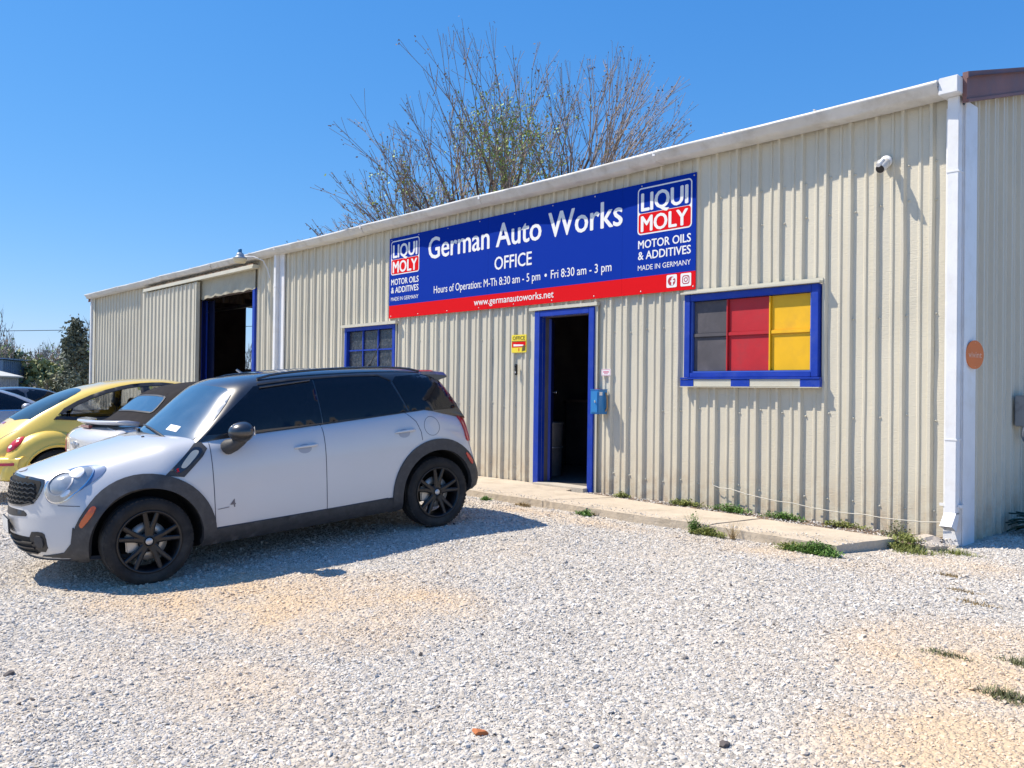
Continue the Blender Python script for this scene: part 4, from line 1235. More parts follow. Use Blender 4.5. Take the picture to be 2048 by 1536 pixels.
# greenhouse
gw = []
gx_ = [(1.22, 1.02, .28, 0), (1.13, 1.085, .28, 0), (.98, 1.20, .27, 0), (.80, 1.345, .25, 0), (.65, 1.455, .22, 0), (.50, 1.515, .14, 0), (.30, 1.545, .07, 0), (0, 1.56, .02, 0), (-.4, 1.562, 0, 0), (-.8, 1.552, 0, 0), (-1.15, 1.535, -.03, 0), (-1.40, 1.505, -.08, 0), (-1.60, 1.445, -.13, 0), (-1.74, 1.33, -.19, 0), (-1.84, 1.19, -.22, 0), (-1.92, 1.08, -.24, 0), (-1.96, 1.0, -.24, 0)]
for k, (xc, T, bow, _) in enumerate(gx_):
    zb = 1.0; h = T - zb
    Wb = interp(xc, [-1.95, -1.5, -1, 0, .8, 1.2], [.72, .79, .81, .815, .80, .76])
    def Wz(z): return Wb - .40 * (z - 1.06)
    yz = [(0, zb - .03), (.5 * Wb, zb - .03), (Wb * .97, zb - .02), (Wz(zb + .2 * h) + .005, zb + .2 * h), (Wz(zb + .5 * h) + .01, zb + .5 * h), (Wz(zb + .8 * h) + .012, zb + .80 * h), (Wz(T) - .005, T - .05 * min(1, h / .3)), (Wz(T) * .80, T - .012), (Wz(T) * .4, T + .002), (0, T + .006)]
    gw.append([(xc - bow * (y / .75) ** 2, y, z) for y, z in yz])
Vg, Fg = shell(gw, 5, 4)
gh = mesh_obj('roof', Vg, Fg, [PAINT_K], car)
B1 = B0; B2 = bvh_of(gh)
def part(mb, name, m, par=None): return mb.build(name, m, par or car, fix=False)
# windows, both sides
GL = M['glass_tint']
for fr in (LEFT, RIGHT):
    lab = fr is LEFT
    part(drape(B2, smooth_poly([(.80, 1.085), (.70, 1.17), (.34, 1.445), (.05, 1.468), (-.188, 1.472), (-.195, 1.09)], 0), fr, .004), 'window', GL)
    part(drape(B2, smooth_poly([(-.207, 1.09), (-.203, 1.472), (-.55, 1.472), (-.86, 1.455), (-.95, 1.40), (-1.062, 1.12)], 0), fr, .004), 'window', GL)
    part(drape(B2, smooth_poly([(-1.085, 1.105), (-.975, 1.405), (-1.02, 1.445), (-1.34, 1.452), (-1.50, 1.41), (-1.60, 1.33), (-1.76, 1.115), (-1.6, 1.10)], 0), fr, .004), 'quarter_window', GL)
    # weather strip and waist line
    part(drape(B2, strip([(.30, 1.458), (.0, 1.478), (-.5, 1.480), (-.84, 1.468), (-.96, 1.41)], .012), fr, .008), 'window_trim', M['black'])
    part(drape(B1, strip([(.82, 1.052), (.44, 1.064), (-.18, 1.084), (-1.0, 1.115), (-1.5, 1.132)], .018), fr, .006), 'waist_trim', M['clad'])
    # door gaps
    mb = MB()
    drape(B1, strip([(.790, 1.045), (.797, .9), (.800, .6), (.803, .35)], .006), fr, .0016, res=.028, mb=mb)
    drape(B1, strip([(-.175, 1.08), (-.168, .8), (-.158, .55), (-.152, .35)], .006), fr, .0016, res=.028, mb=mb)
    drape(B1, strip([(-1.02, 1.11), (-1.10, 1.02), (-1.135, .92), (-1.14, .845)], .006), fr, .0016, res=.028, mb=mb)
    drape(B1, strip([(.806, .352), (.3, .350), (-.3, .352), (-.75, .358)], .010), fr, .0016, mb=mb)
    drape(B1, strip([(1.735, .655), (1.86, .665)], .006), fr, .0016, mb=mb)
    part(mb, 'panel_gap', SEAM)
    # fuel flap (left) / none right
    if lab:
        e = ellipse(-1.265, .965, .088, .088, 0, 24); mb = MB()
        drape(B1, strip(e + [e[0]], .0035), fr, .0014, mb=mb, res=.03); part(mb, 'fuel_flap', SEAM)
    # sill and arch cladding
    for hx, nm in ((1.2975, 'f'), (-1.2975, 'r')):
        a0, a1 = -14, 194
        outer, inner = [], []
        for k in range(31):
            t = R(a0 + (a1 - a0) * k / 30)
            ox = .50 if math.cos(t) * (1 if nm == 'f' else -1) < 0 else .50
            outer.append((hx + ox * math.cos(t), .335 + .505 * math.sin(t)))
            inner.append((hx + .398 * math.cos(t), .335 + .400 * math.sin(t)))
        part(drape(B1, outer + inner[::-1], fr, .016, thick=.03, res=.045), 'arch_cladding', M['clad'])
    part(drape(B1, [(.86, .350), (-.86, .358), (-.90, .33), (-.90, .232), (.90, .222), (.90, .33)], fr, .013, thick=.02), 'sill_cladding', M['clad'])
    part(drape(B1, [(1.70, .222), (1.70, .40), (1.785, .50), (1.80, .38), (1.84, .31), (1.95, .275), (1.99, .222)], fr, .010, thick=.02), 'bumper_skirt', M['clad'])
    part(drape(B1, [(-1.70, .25), (-1.70, .46), (-1.90, .46), (-1.92, .25)], fr, .010, thick=.02), 'bumper_skirt', M['clad'])
    # side scuttle: diagonal black bar with indicator
    part(drape(B1, [(1.155, .815), (.90, 1.03), (.845, 1.035), (.815, .985), (.86, .93), (1.02, .79)], fr, .006), 'scuttle', M['clad'])
    part(drape(B1, smooth_poly([(1.10, .86), (.925, 1.0), (.86, .995), (.855, .955), (1.03, .825), (1.075, .825)], 1), fr, .016, thick=.01), 'scuttle_frame', PAINT_K)
    part(drape(B1, smooth_poly([(1.045, .868), (.935, .975), (.89, .975), (.885, .955), (.995, .860), (1.02, .852)], 2), fr, .021, thick=.005), 'indicator', mat('pale_indicator_lens' + str(lab), (.60, .56, .45), .2, coat=1.0))
    # side markers
    part(drape(B1, smooth_poly([(1.735, .50), (1.72, .50), (1.635, .625), (1.645, .645), (1.675, .635), (1.742, .53)], 1), fr, .024, thick=.01, res=.02), 'side_marker', M['orange'])
    part(drape(B1, smooth_poly([(-1.71, .56), (-1.69, .55), (-1.62, .66), (-1.635, .68), (-1.70, .60)], 1), fr, .024, thick=.01, res=.02), 'side_marker', M['red_lens'])
    # handles
    sg_ = 1 if lab else -1
    for hx, hz in ((.005, .915), (-.965, .945)):
        part(drape(B1, ellipse(hx + .01, hz - .018, .060, .040, 0, 20), fr, .0012, res=.03), 'handle_recess_shade', mat('recess_shade_tone%g%s' % (hx, lab), (.34, .36, .42), .4, coat=.6))  # hollow is not modelled; a darker ellipse paints its shade
        h = B1.ray_cast(Vector((hx, 2 * sg_, hz)), Vector((0, -sg_, 0)))[0]
        mb = MB(); mb.tube([(hx + .105, h.y - sg_ * .004, hz - .006), (hx + .085, h.y + sg_ * .018, hz), (hx, h.y + sg_ * .030, hz + .004), (hx - .075, h.y + sg_ * .022, hz + .004), (hx - .105, h.y - sg_ * .002, hz + .001)], [.007, .011, .012, .013, .009], 10)
        part(mb, 'door_handle', PAINT_W)
    # mirror
    sy = sg_
    mv, mf = [], []
    n1, n2 = 14, 20
    cm = Vector((.545, sy * .985, 1.100))
    mr = MB()
    for i in range(n1 + 1):
        th = math.pi * i / n1
        for k in range(n2):
            ph = 2 * math.pi * k / n2
            x_, y_, z_ = math.cos(th), math.sin(th) * math.cos(ph), math.sin(th) * math.sin(ph)
            X_ = (x_ * .125 if x_ > 0 else x_ * .075)
            mr.v.append((cm.x + X_ + .02, cm.y + y_ * .120, cm.z + z_ * .082 + .004))
    mr.f = [(i * n2 + k, i * n2 + (k + 1) % n2, (i + 1) * n2 + (k + 1) % n2, (i + 1) * n2 + k) for i in range(n1) for k in range(n2)]
    mr.mi = [1 if (sum(mr.v[q][2] for q in f) / 4 < cm.z - .018 and sum(mr.v[q][0] for q in f) / 4 > cm.x - .0) else 0 for f in mr.f]; mr.sm = [True] * len(mr.f)
    mir = mr.build('mirror', [PAINT_K, M['black']], car)
    mb = MB(); mb.tube([(.66, sy * .80, .985), (.66, sy * .875, .985), (.625, sy * .92, 1.0), (.59, sy * .96, 1.03), (.56, sy * .98, 1.06)], [.045, .062, .052, .045, .04], 14)
    mb.build('mirror_foot', M['clad'], mir)
    mb = MB(); mb.box(.494, .501, cm.y - .055, cm.y + .055, cm.z - .035, cm.z + .040, bev=.003); mb.build('mirror_glass', M['silver'], mir)
    # roof rail
    pts = []
    for k in range(15):
        x_ = .28 - 1.62 * k / 14; yy = .575 - .02 * (k / 14)
        h = B2.ray_cast(Vector((x_, sy * yy, 3)), Vector((0, 0, -1)))[0]
        pts.append((x_, sy * yy, h.z + (.012 + .022 * math.sin(math.pi * k / 14) ** .4)))
    mb = MB(); mb.tube(pts, .011, 8); part(mb, 'roof_rail', PAINT_K)
    # head lamp: bulging oval
    fr2 = oblique(1.80, sg_ * .62, .835, sg_ * 40, 18)
    e = [(a * (1 if lab else -1), b) for a, b in [(-.145, -.115), (-.10, -.150), (-.02, -.145), (.07, -.09), (.14, -.01), (.195, .075), (.19, .125), (.13, .145), (.04, .135), (-.05, .105), (-.12, .05), (-.155, -.03)]]
    sp = smooth_poly(e, 2)
    part(drape(B1, [(a * 1.08 + .002, b * 1.08) for a, b in sp], fr2, .004, res=.04), 'headlamp_surround', mat('reflection_blue_surround' + str(lab), (.20, .25, .36), .2, metal=.5, coat=1.0))  # blue-grey colour stands in for the reflection in the bodywork
    e = [(a * (1 if lab else -1), b) for a, b in [(-.148, -.10), (-.10, -.150), (-.02, -.155), (.06, -.115), (.115, -.045), (.142, .04), (.135, .10), (.09, .132), (.02, .130), (-.06, .10), (-.12, .045), (-.155, -.03)]]
    sp = smooth_poly(e, 2)
    o3_, i3_ = closed_strip(sp, .012); part(drape(B1, o3_, fr2, .010, holes=[i3_], res=.03), 'lamp_bezel', M['silver'])
    hl = part(drape(B1, sp, fr2, .008, res=.03, dome=.035), 'headlight', LAMP)
    mb = MB(); drape(B1, ellipse(.05 * sg_, .055, .045, .040, 0, 18), fr2, .040, res=.03, dome=.004, mb=mb); drape(B1, ellipse(.03 * sg_, -.09, .035, .018, .5 * sg_, 14), fr2, .034, res=.03, mb=mb); mb.build('reflector', mat('lamp_reflector' + str(lab), (.75, .76, .78), .25, metal=.4), hl, fix=False)
    o2_, i2_ = closed_strip(ellipse(-.03 * sg_, -.02, .078, .080, 0, 22), .010); drape(B1, o2_, fr2, .036, holes=[i2_], res=.03).build('lamp_ring', M['dull_silver'], hl, fix=False)
    part(drape(B1, smooth_poly([(-1.62, 1.06), (-1.66, 1.10), (-1.82, 1.06), (-1.84, .82), (-1.70, .765), (-1.655, .80), (-1.66, .92)], 1), fr, .017, thick=.01, res=.03), 'tail_light', M['red_lens'])
    # fog lamp pocket
    fr3 = oblique(2.0, sg_ * .44, .395, sg_ * 16, 0)
    part(drape(B1, smooth_poly([(-.08, -.085), (.08, -.085), (.09, .05), (.05, .075), (-.08, .07)], 1), fr3, .004, res=.03), 'fog_lamp_pocket', M['black'])
    part(drape(B1, smooth_poly([(-.02, -.045), (.06, -.045), (.06, .04), (-.02, .045)], 1), fr3, .014, res=.03), 'fog_lamp', M['clad'])
    # tail lamp
# windshield and rear window
ws = [(-.775, .0), (-.64, -.070), (-.3, -.11), (0, -.118), (.3, -.11), (.64, -.070), (.755, .025), (.675, .39), (.60, .565), (.3, .53), (0, .50), (-.3, .53), (-.60, .565), (-.675, .39)]
frw = (Vector((.9 + .5, 0, 1.18 + .6)), Vector((0, 1, 0)), Vector((-.77, 0, .64)), Vector((-.64, 0, -.77)))
part(drape(B2, smooth_poly([(a, b - .10) for a, b in ws], 1), frw, .004, res=.035), 'windshield', GLASS_W)
part(drape(B2, [(-.62, 1.14), (.62, 1.14), (.56, 1.40), (-.56, 1.40)], BACK, .004, res=.05), 'rear_window', GL)
# cowl, wipers
part(drape(B2, strip([(-.62, -.165), (-.3, -.218), (0, -.228), (.3, -.218), (.62, -.165)], .06), frw, .006, res=.04), 'cowl', M['black'])
for y0, y1 in ((.50, -.10), (-.05, -.60)):
    p = []
    for k in range(6):
        a = y0 + (y1 - y0) * k / 5; b = -.175 + .05 * k / 5 if y0 > 0 else -.19 + .06 * k / 5
        o_ = frw[0] + frw[1] * a + frw[2] * b; h = B2.ray_cast(o_, frw[3])
        if h[0] is not None: p.append(h[0] + h[1] * .022)
    mb = MB(); mb.tube(p, [.013, .012, .010, .009, .007, .006][:len(p)], 6); part(mb, 'wiper', M['black'])
# stickers on the windshield
part(drape(B2, [(.36, -.10), (.50, -.08), (.49, -.02), (.355, -.04)], frw, .0065, res=.05), 'sticker', M['white_print'])
# grille
gp = smooth_poly([(-.38, .668), (0, .655), (.38, .668), (.45, .74), (.475, .815), (.44, .850), (0, .870), (-.44, .850), (-.475, .815), (-.45, .74)], 1)
part(drape(B1, [(a * 1.05, .757 + (b - .757) * 1.13) for a, b in gp], FRONT, .006, res=.05), 'grille_surround', PAINT_K)
part(drape(B1, gp, FRONT, .008, res=.05), 'grille', M['well'])
for k in range(5):
    zz = .69 + .033 * k; hw = .42 + .02 * (1 - abs(k - 2) / 2)
    line = [(-hw + 2 * hw * q / 24, zz + .006 * (1 if q % 2 else -1)) for q in range(25)]
    part(drape(B1, strip(line, .010), FRONT, .018, thick=.0, res=.04), 'grille_bar', M['rim'])
part(drape(B1, smooth_poly([(-.34, .575), (.34, .575), (.36, .60), (.30, .63), (-.30, .63), (-.36, .60)], 1), FRONT, .004, res=.05), 'upper_intake', M['black'])
part(drape(B1, smooth_poly([(-.40, .27), (.40, .27), (.42, .40), (.36, .43), (-.36, .43), (-.42, .40)], 1), FRONT, .004, res=.05), 'lower_intake', M['well'])
for k in range(3): part(drape(B1, strip([(-.38, .30 + .04 * k), (.38, .30 + .04 * k)], .012), FRONT, .014, res=.06), 'intake_bar', M['black'])
part(drape(B1, strip([(-.72, .235), (-.4, .222), (0, .218), (.4, .222), (.72, .235)], .045), FRONT, .012, thick=.02, res=.05), 'front_lip', M['clad'])
mb = MB(); mb.box(2.125, 2.137, -.165, .165, .435, .555, bev=.004); part(mb, 'plate_holder', M['black'])
mb = MB(); mb.box(2.1375, 2.140, -.152, .152, .445, .548); part(mb, 'number_plate', mat('plate_white', (.62, .62, .60), .5, dirt=(25, (.1, .1, .2), .7)))
# hood badge, washer nozzles, side emblem
TOPF = ((0, 0, 3), (1, 0, 0), (0, 1, 0), (0, 0, -1))
part(drape(B1, ellipse(1.99, 0, .030, .085, 0, 18), TOPF, .008, res=.03), 'badge', M['dull_silver'])
for y in (.30, -.26): part(drape(B1, ellipse(1.16, y, .012, .022, 0, 10), TOPF, .006, res=.02), 'washer_nozzle', M['black'])
mb = MB()
v4, f4 = text_mesh('4', bold=.01)
hy = B1.ray_cast(Vector((.66, 2, .53)), Vector((0, -1, 0)))[0].y
v4 = (v4 - v4.min(0)) / (v4[:, 1].max() - v4[:, 1].min())
mb.add([(.68 - a * .065, hy + .003, .50 + b * .065) for a, b in v4], f4)
mb.add([(.78, hy + .003, .497), (.69, hy + .003, .503), (.69, hy + .003, .508), (.78, hy + .003, .502)], [(0, 1, 2, 3)])
part(mb, 'emblem', mat('grey_decal', (.16, .14, .15), .5))
mb = MB(); v4, f4 = text_mesh('S', bold=.02); v4 = (v4 - v4.min(0)) / (v4[:, 1].max() - v4[:, 1].min())
hy = B1.ray_cast(Vector((1.05, 2, .85)), Vector((0, -1, 0)))[0].y
mb.add([(1.075 - a * .035, hy + .0185, .832 + b * .032) for a, b in v4], f4); part(mb, 'emblem', M['red_print'])
# spoiler, antenna, exhaust side bumper
mb = MB(); n = 13; v = []
for k in range(n):
    y = -.60 + 1.2 * k / 12; bow = .16 * (y / .75) ** 2
    h1 = B2.ray_cast(Vector((-1.42 + bow * .6, y, 3)), Vector((0, 0, -1)))[0]
    zt = h1.z + .004
    v += [(-1.42 + bow * .6, y, zt), (-1.62 + bow, y, zt - .010), (-1.735 + bow, y, zt - .028), (-1.735 + bow, y, zt - .045), (-1.60 + bow, y, zt - .075), (-1.45 + bow, y, zt - .05)]
mb.add(v, [(k * 6 + q, k * 6 + (q + 1) % 6, (k + 1) * 6 + (q + 1) % 6, (k + 1) * 6 + q) for k in range(n - 1) for q in range(6)] + [tuple(range(6)), tuple((n - 1) * 6 + q for q in range(6))], 0, False)
mb.build('spoiler', PAINT_K, car)
mb = MB(); mb.tube([(-1.10, 0, 1.545), (-1.26, 0, 1.80)], [.006, .003], 6); mb.tube([(-1.09, 0, 1.54), (-1.105, 0, 1.565)], .02, 8); part(mb, 'antenna', M['black'])
part(drape(B1, [(-.78, .30), (.78, .30), (.78, .46), (-.78, .46)], BACK, .01, res=.06), 'rear_diffuser', M['clad'])
# wind deflector above the front window
p = []
for k in range(9):
    x_ = .30 - .46 * k / 8; z_ = 1.435 + .004 * k
    h = B2.ray_cast(Vector((x_, 2, z_)), Vector((0, -1, 0)))
    p.append(h[0] + Vector((0, .018, 0)))
mb = MB(); mb.tube(p, .008, 6); part(mb, 'wind_deflector', PAINT_K)
# inner front seat and A-pillar reflection strips kept simple: wheels
for hx in (1.2975, -1.2975):
    for sd_ in (1, -1): tyre_rim(car, hx, sd_ * .770, sd_, r=.330)
mb = MB(); mb.box(-1.2, 1.2, -.55, .55, .17, .21); mb.box(-1.7, 1.75, -.5, .5, .20, .26); part(mb, 'underbody', M['well'])
mb = MB()
for hx in (1.2975, -1.2975): mb.tube([(hx, -.7, .33), (hx, .7, .33)], .035, 8)
part(mb, 'axle', M['well'])
# ------------------------------------------------------------------ the other cars
def car_matrix(xc, yc, heading, wb):
    h = R(heading); f2 = Vector((math.cos(h), math.sin(h), 0)); l2 = Vector((-math.sin(h), math.cos(h), 0))
    fp = Vector((xc, yc, 0)) + f2 * wb / 2; rp = Vector((xc, yc, 0)) - f2 * wb / 2
    fp.z = gz(fp.x, fp.y); rp.z = gz(rp.x, rp.y)
    f = (fp - rp).normalized(); l = Vector((0, 0, 1)).cross(f).normalized(); u = f.cross(l)
    m = Matrix.Identity(4)
    for i in range(3): m[i][0], m[i][1], m[i][2] = f[i], l[i], u[i]
    m.translation = (fp + rp) / 2
    return m
def one_shell(tab, front, rear, zc=.55, ru=6, rv=5):
    """tab rows: x, W, B, belt z, belt half width, roof z, roof half width. Where roof z is close to the belt there is no cabin"""
    xs = [r[0] for r in tab]
    def half(x, fx):
        W, B, Z, Wb, T, Wr = [interp(x, xs, [r[k] for r in tab]) for k in range(1, 7)]
        mid = (B + .2 + Z) / 2; h = T - Z
        yz = [(0, B), (.5 * W, B), (.88 * W, B), (.975 * W, B + .07), (W, B + .22), (W, mid), (W * .6 + Wb * .4, Z - .12), (Wb, Z), (Wb * .5 + Wr * .5 + .02 * min(1, h * 3), Z + h * .5), (Wr + .01, Z + h * .88), (Wr * .80, T - .010), (Wr * .40, T + .004), (0, T + .006)]
        return [(fx(y, z), y, z) for y, z in yz]
    def bl(x):
        def g(y, z):
            if x > 0: t = sstep(xs[-1] * .45, xs[-1] * .97, x); return x + t * front(y, z)
            t = sstep(-xs[0] * .45, -xs[0] * .97, -x); return x + t * rear(y, z)
        return g
    ctrl = []
    def cap(x, s, fn):
        out = []
        for _, y, z in half(x, lambda y, z: 0): y2, z2 = y * s, zc + (z - zc) * s; out.append((x + fn(y2, z2), y2, z2))
        return out
    for s in (.02, .35, .68, .90): ctrl.append(cap(xs[0], s, rear))
    for x in xs: ctrl.append(half(x, bl(x)))
    for s in (.90, .68, .35, .02): ctrl.append(cap(xs[-1], s, front))
    return shell(ctrl, ru, rv)
def del_faces(o, polys, zmin=.9, axis='y'):
    bm = bmesh.new(); bm.from_mesh(o.data); kill = []
    for f in bm.faces:
        c = f.calc_center_median()
        if abs(c.y) > .35 and c.z > zmin and any(inside((c.x, c.z), p) for p in polys): kill.append(f)
    bmesh.ops.delete(bm, geom=kill, context='FACES'); bm.to_mesh(o.data); bm.free()
def finish(c, B, wb, ty, r, paint, spokes='seven', rimm=None, track=.74):
    for hx in (wb / 2, -wb / 2):
        for sd_ in (1, -1): tyre_rim(c, hx, sd_ * track, sd_, r=r, w=.19, spokes=spokes, rimmat=rimm or M['dull_silver'], rr=.20)
    mb = MB(); mb.box(-wb / 2, wb / 2, -.5, .5, .18, .24); mb.tube([(wb / 2, -.65, r), (wb / 2, .65, r)], .035, 6); mb.tube([(-wb / 2, -.65, r), (-wb / 2, .65, r)], .035, 6); mb.build('underbody', M['well'], c)
def arches(body, wb, r, rc, y0=.46):
    cs = [cyl_cutter(hx, r, rc, s * y0, s * 1.3, M['well']) for hx in (wb / 2, -wb / 2) for s in (1, -1)]
    cut(body, cs)
    for p in body.data.polygons:
        c = p.center
        for hx in (wb / 2, -wb / 2):
            d = math.hypot(c.x - hx, c.z - r)
            if (abs(d - rc) < .012 and abs(c.y) > y0 - .01 and abs(p.normal.y) < .5) or (d < rc - .004 and abs(abs(c.y) - y0) < .01): p.material_index = 1; p.use_smooth = False
def seat(c, x, y, m):
    mb = MB(); mb.box(x - .25, x + .22, y - .22, y + .22, .48, .60, bev=.04)
    v = MB(); v.box(x - .36, x - .24, y - .21, y + .21, .55, 1.02, bev=.04); mb.v += v.v and []
    s = mb.build('seat', m, c)
    v.build('backrest', m, s)
    h = MB(); bm = bmesh.new(); bmesh.ops.create_uvsphere(bm, u_segments=14, v_segments=8, radius=1)
    for w in bm.verts: w.co = Vector((x - .33 + w.co.x * .055, y + w.co.y * .125, 1.155 + w.co.z * .085))
    h.bm(bm, 0, True); h.tube([(x - .33, y - .05, 1.0), (x - .33, y - .05, 1.12)], .008, 6); h.tube([(x - .33, y + .05, 1.0), (x - .33, y + .05, 1.12)], .008, 6)
    h.build('headrest', m, s)
DARKIN = mat('dark_car_interior', (.03, .03, .033), .7)
CLEAR = mat('thin_side_glass', (.55, .60, .60), .02, trans=1.0, ior=1.08, alpha=.55)
TEAL = mat('tinted_rear_glass', (.025, .045, .055), .03, spec=.9, ior=1.6, dirt=(5, (.09, .12, .13), .3))

# yellow bubble shaped car
tabB = [(-2.02, .66, .30, .66, .60, .70, .50), (-1.90, .70, .26, .76, .64, .84, .54), (-1.70, .73, .22, .85, .66, .975, .52), (-1.45, .75, .20, .92, .70, 1.13, .52), (-1.15, .76, .20, .96, .74, 1.275, .54), (-.85, .77, .20, .98, .76, 1.385, .55), (-.5, .78, .20, .99, .77, 1.465, .56), (-.1, .78, .20, .99, .77, 1.503, .56), (.3, .78, .20, .985, .77, 1.490, .55), (.62, .78, .20, .98, .76, 1.415, .54), (.92, .77, .20, .97, .75, 1.27, .54), (1.18, .76, .20, .95, .72, 1.08, .54), (1.4, .74, .20, .90, .68, .97, .50), (1.65, .71, .22, .80, .62, .88, .46), (1.85, .68, .25, .68, .58, .75, .42), (1.98, .62, .30, .58, .54, .62, .40)]
V, F2 = one_shell(tabB, lambda y, z: -.42 * (abs(y) / .8) ** 2.2, lambda y, z: .36 * (abs(y) / .8) ** 2.2)
bug = empty('parked_car', mat=car_matrix(-9.66, -3.48, 89, 2.51)); tag(bug, 'yellow rounded bubble shaped car beside the black soft top', 'car')
body = mesh_obj('body', V, F2, [PAINT_Y, M['well']], None)
BB = bvh_of(body)
arches(body, 2.51, .32, .375, .42); body.parent = bug
W1 = smooth_poly([(-1.27, 1.005), (-1.0, 1.17), (-.65, 1.31), (-.30, 1.385), (-.12, 1.40), (-.10, 1.005)], 1)
W2_ = smooth_poly([(-.02, 1.005), (-.03, 1.405), (.25, 1.40), (.50, 1.33), (.78, 1.20), (1.05, 1.01)], 1)
WHOLE = smooth_poly([(-1.30, .99), (-1.02, 1.18), (-.66, 1.325), (-.30, 1.402), (-.03, 1.42), (.26, 1.412), (.52, 1.342), (.81, 1.21), (1.10, .995)], 1)
del_faces(body, [W1, W2_])
for fr in (LEFT, RIGHT):
    drape(BB, W1, fr, .002).build('window', CLEAR, bug, fix=False); drape(BB, W2_, fr, .002).build('window', CLEAR, bug, fix=False)
    o_, i_ = closed_strip(WHOLE, .045); drape(BB, o_, fr, .008, holes=[i_], res=.06).build('window_trim', M['black'], bug, fix=False)
    drape(BB, [(-.125, 1.0), (-.13, 1.41), (-.01, 1.41), (0, 1.0)], fr, .006).build('pillar', M['black'], bug, fix=False)
    mb = MB(); drape(BB, strip([(-.12, .98), (-.14, .6), (-.16, .3)], .010), fr, .0016, mb=mb); drape(BB, strip([(1.02, .97), (.98, .6), (.9, .3)], .010), fr, .0016, mb=mb); mb.build('panel_gap', SEAM, bug, fix=False)
    s = 1 if fr is LEFT else -1
    for hx in (1.255, -1.255):
        # fender: swollen half dome with a running board flange
        n1, n2 = 22, 12; fv = []
        for i in range(n1 + 1):
            a = math.pi * (-.02 + 1.04 * i / n1)
            for k in range(n2 + 1):
                b = math.pi / 2 * k / n2
                rr_ = .60 if hx < 0 else .58
                rad = .30 + (rr_ - .30) * math.cos(b) ** .8
                yy = .60 + .245 * math.sin(b) ** .75
                fv.append((hx + rad * math.cos(a) * (1.02 if math.cos(a) * hx > 0 else 1.0), s * yy, .34 + rad * math.sin(a) * .93))
        ff = [(i * (n2 + 1) + k, (i + 1) * (n2 + 1) + k, (i + 1) * (n2 + 1) + k + 1, i * (n2 + 1) + k + 1) for i in range(n1) for k in range(n2) if math.hypot(fv[i * (n2 + 1) + k][0] - hx, fv[i * (n2 + 1) + k][2] - .32) > .368]
        mb = MB(); mb.add(fv, ff, 0, True)
        # lip
        lip = []
        for i in range(n1 + 1):
            a = math.pi * (-.02 + 1.04 * i / n1); lip.append((hx + .385 * math.cos(a), s * .845, .325 + .375 * math.sin(a)))
        mb.tube(lip, .014, 6)
        fe = mb.build('fender', PAINT_Y, bug)
        if hx < 0:
            BF = bvh_of(fe)
            fr4 = oblique(-1.68, s * .62, .72, s * 152, 20)
            l4 = drape(BF, ellipse(0, .02, .120, .125, 0, 26), fr4, .012, res=.03, dome=.03); tl = l4.build('tail_light', M['red_lens'], bug, fix=False)
            drape(BF, ellipse(.0, .02, .140, .145, 0, 26), fr4, .003, res=.04).build('tail_light_rim', PAINT_Y, bug, fix=False)
            drape(BF, ellipse(-.03 * s, -.045, .026, .020, 0, 18), fr4, .036, res=.02).build('reversing_lamp', M['white_print'], tl, fix=False)
            drape(BF, ellipse(-1.10, .80, .085, .07, 0, 18), LEFT if s > 0 else RIGHT, .003, res=.03).build('fuel_flap', PAINT_Y, bug, fix=False)
    mb = MB()
    bm = bmesh.new(); bmesh.ops.create_uvsphere(bm, u_segments=16, v_segments=10, radius=1)
    for w in bm.verts: w.co = Vector((.86 + w.co.x * .07, s * .91 + w.co.y * .10, 1.03 + w.co.z * .07))
    mb.bm(bm, 0, True); mb.tube([(.86, s * .76, .98), (.86, s * .86, 1.0)], .025, 8); mb.build('mirror', PAINT_Y, bug)
    drape(BB, ellipse(-.02, .90, .09, .02, 0, 14), fr, .02, res=.03).build('door_handle', PAINT_Y, bug, fix=False)
    frh = oblique(1.75, s * .52, .66, s * 32, 20)
    drape(BB, ellipse(0, 0, .12, .13, 0, 24), frh, .06, thick=.02, res=.04, dome=.03).build('headlight', LAMP, bug, fix=False)
fb = (Vector((-3, 0, 0)), Vector((0, 1, 0)), Vector((0, 0, 1)), Vector((1, 0, 0)))
TOPB = ((0, 0, 3), (1, 0, 0), (0, 1, 0), (0, 0, -1))
drape(BB, smooth_poly([(-1.60, -.50), (-1.60, .50), (-1.1, .54), (-.86, .46), (-.80, .30), (-.80, -.30), (-.86, -.46), (-1.1, -.54)], 1), TOPB, .004, res=.06).build('rear_window', TEAL, bug, fix=False)
drape(BB, smooth_poly([(1.22, -.50), (1.27, 0), (1.22, .50), (.95, .60), (.60, .50), (.56, 0), (.60, -.50), (.95, -.60)], 1), TOPB, .004, res=.06).build('windshield', GLASS_W, bug, fix=False)
mb = MB(); drape(BB, strip([(-1.63, -.54), (-1.80, -.46), (-1.95, -.40)], .009), TOPB, .0016, mb=mb); drape(BB, strip([(-1.63, .54), (-1.80, .46), (-1.95, .40)], .009), TOPB, .0016, mb=mb); mb.build('panel_gap', SEAM, bug, fix=False)
drape(BB, [(-1.70, -.09), (-1.665, -.09), (-1.665, .09), (-1.70, .09)], TOPB, .004, res=.04).build('brake_light', M['red_lens'], bug, fix=False)
drape(BB, ellipse(0, .82, .055, .055, 0, 20), fb, .006, res=.03).build('badge', M['silver'], bug, fix=False)
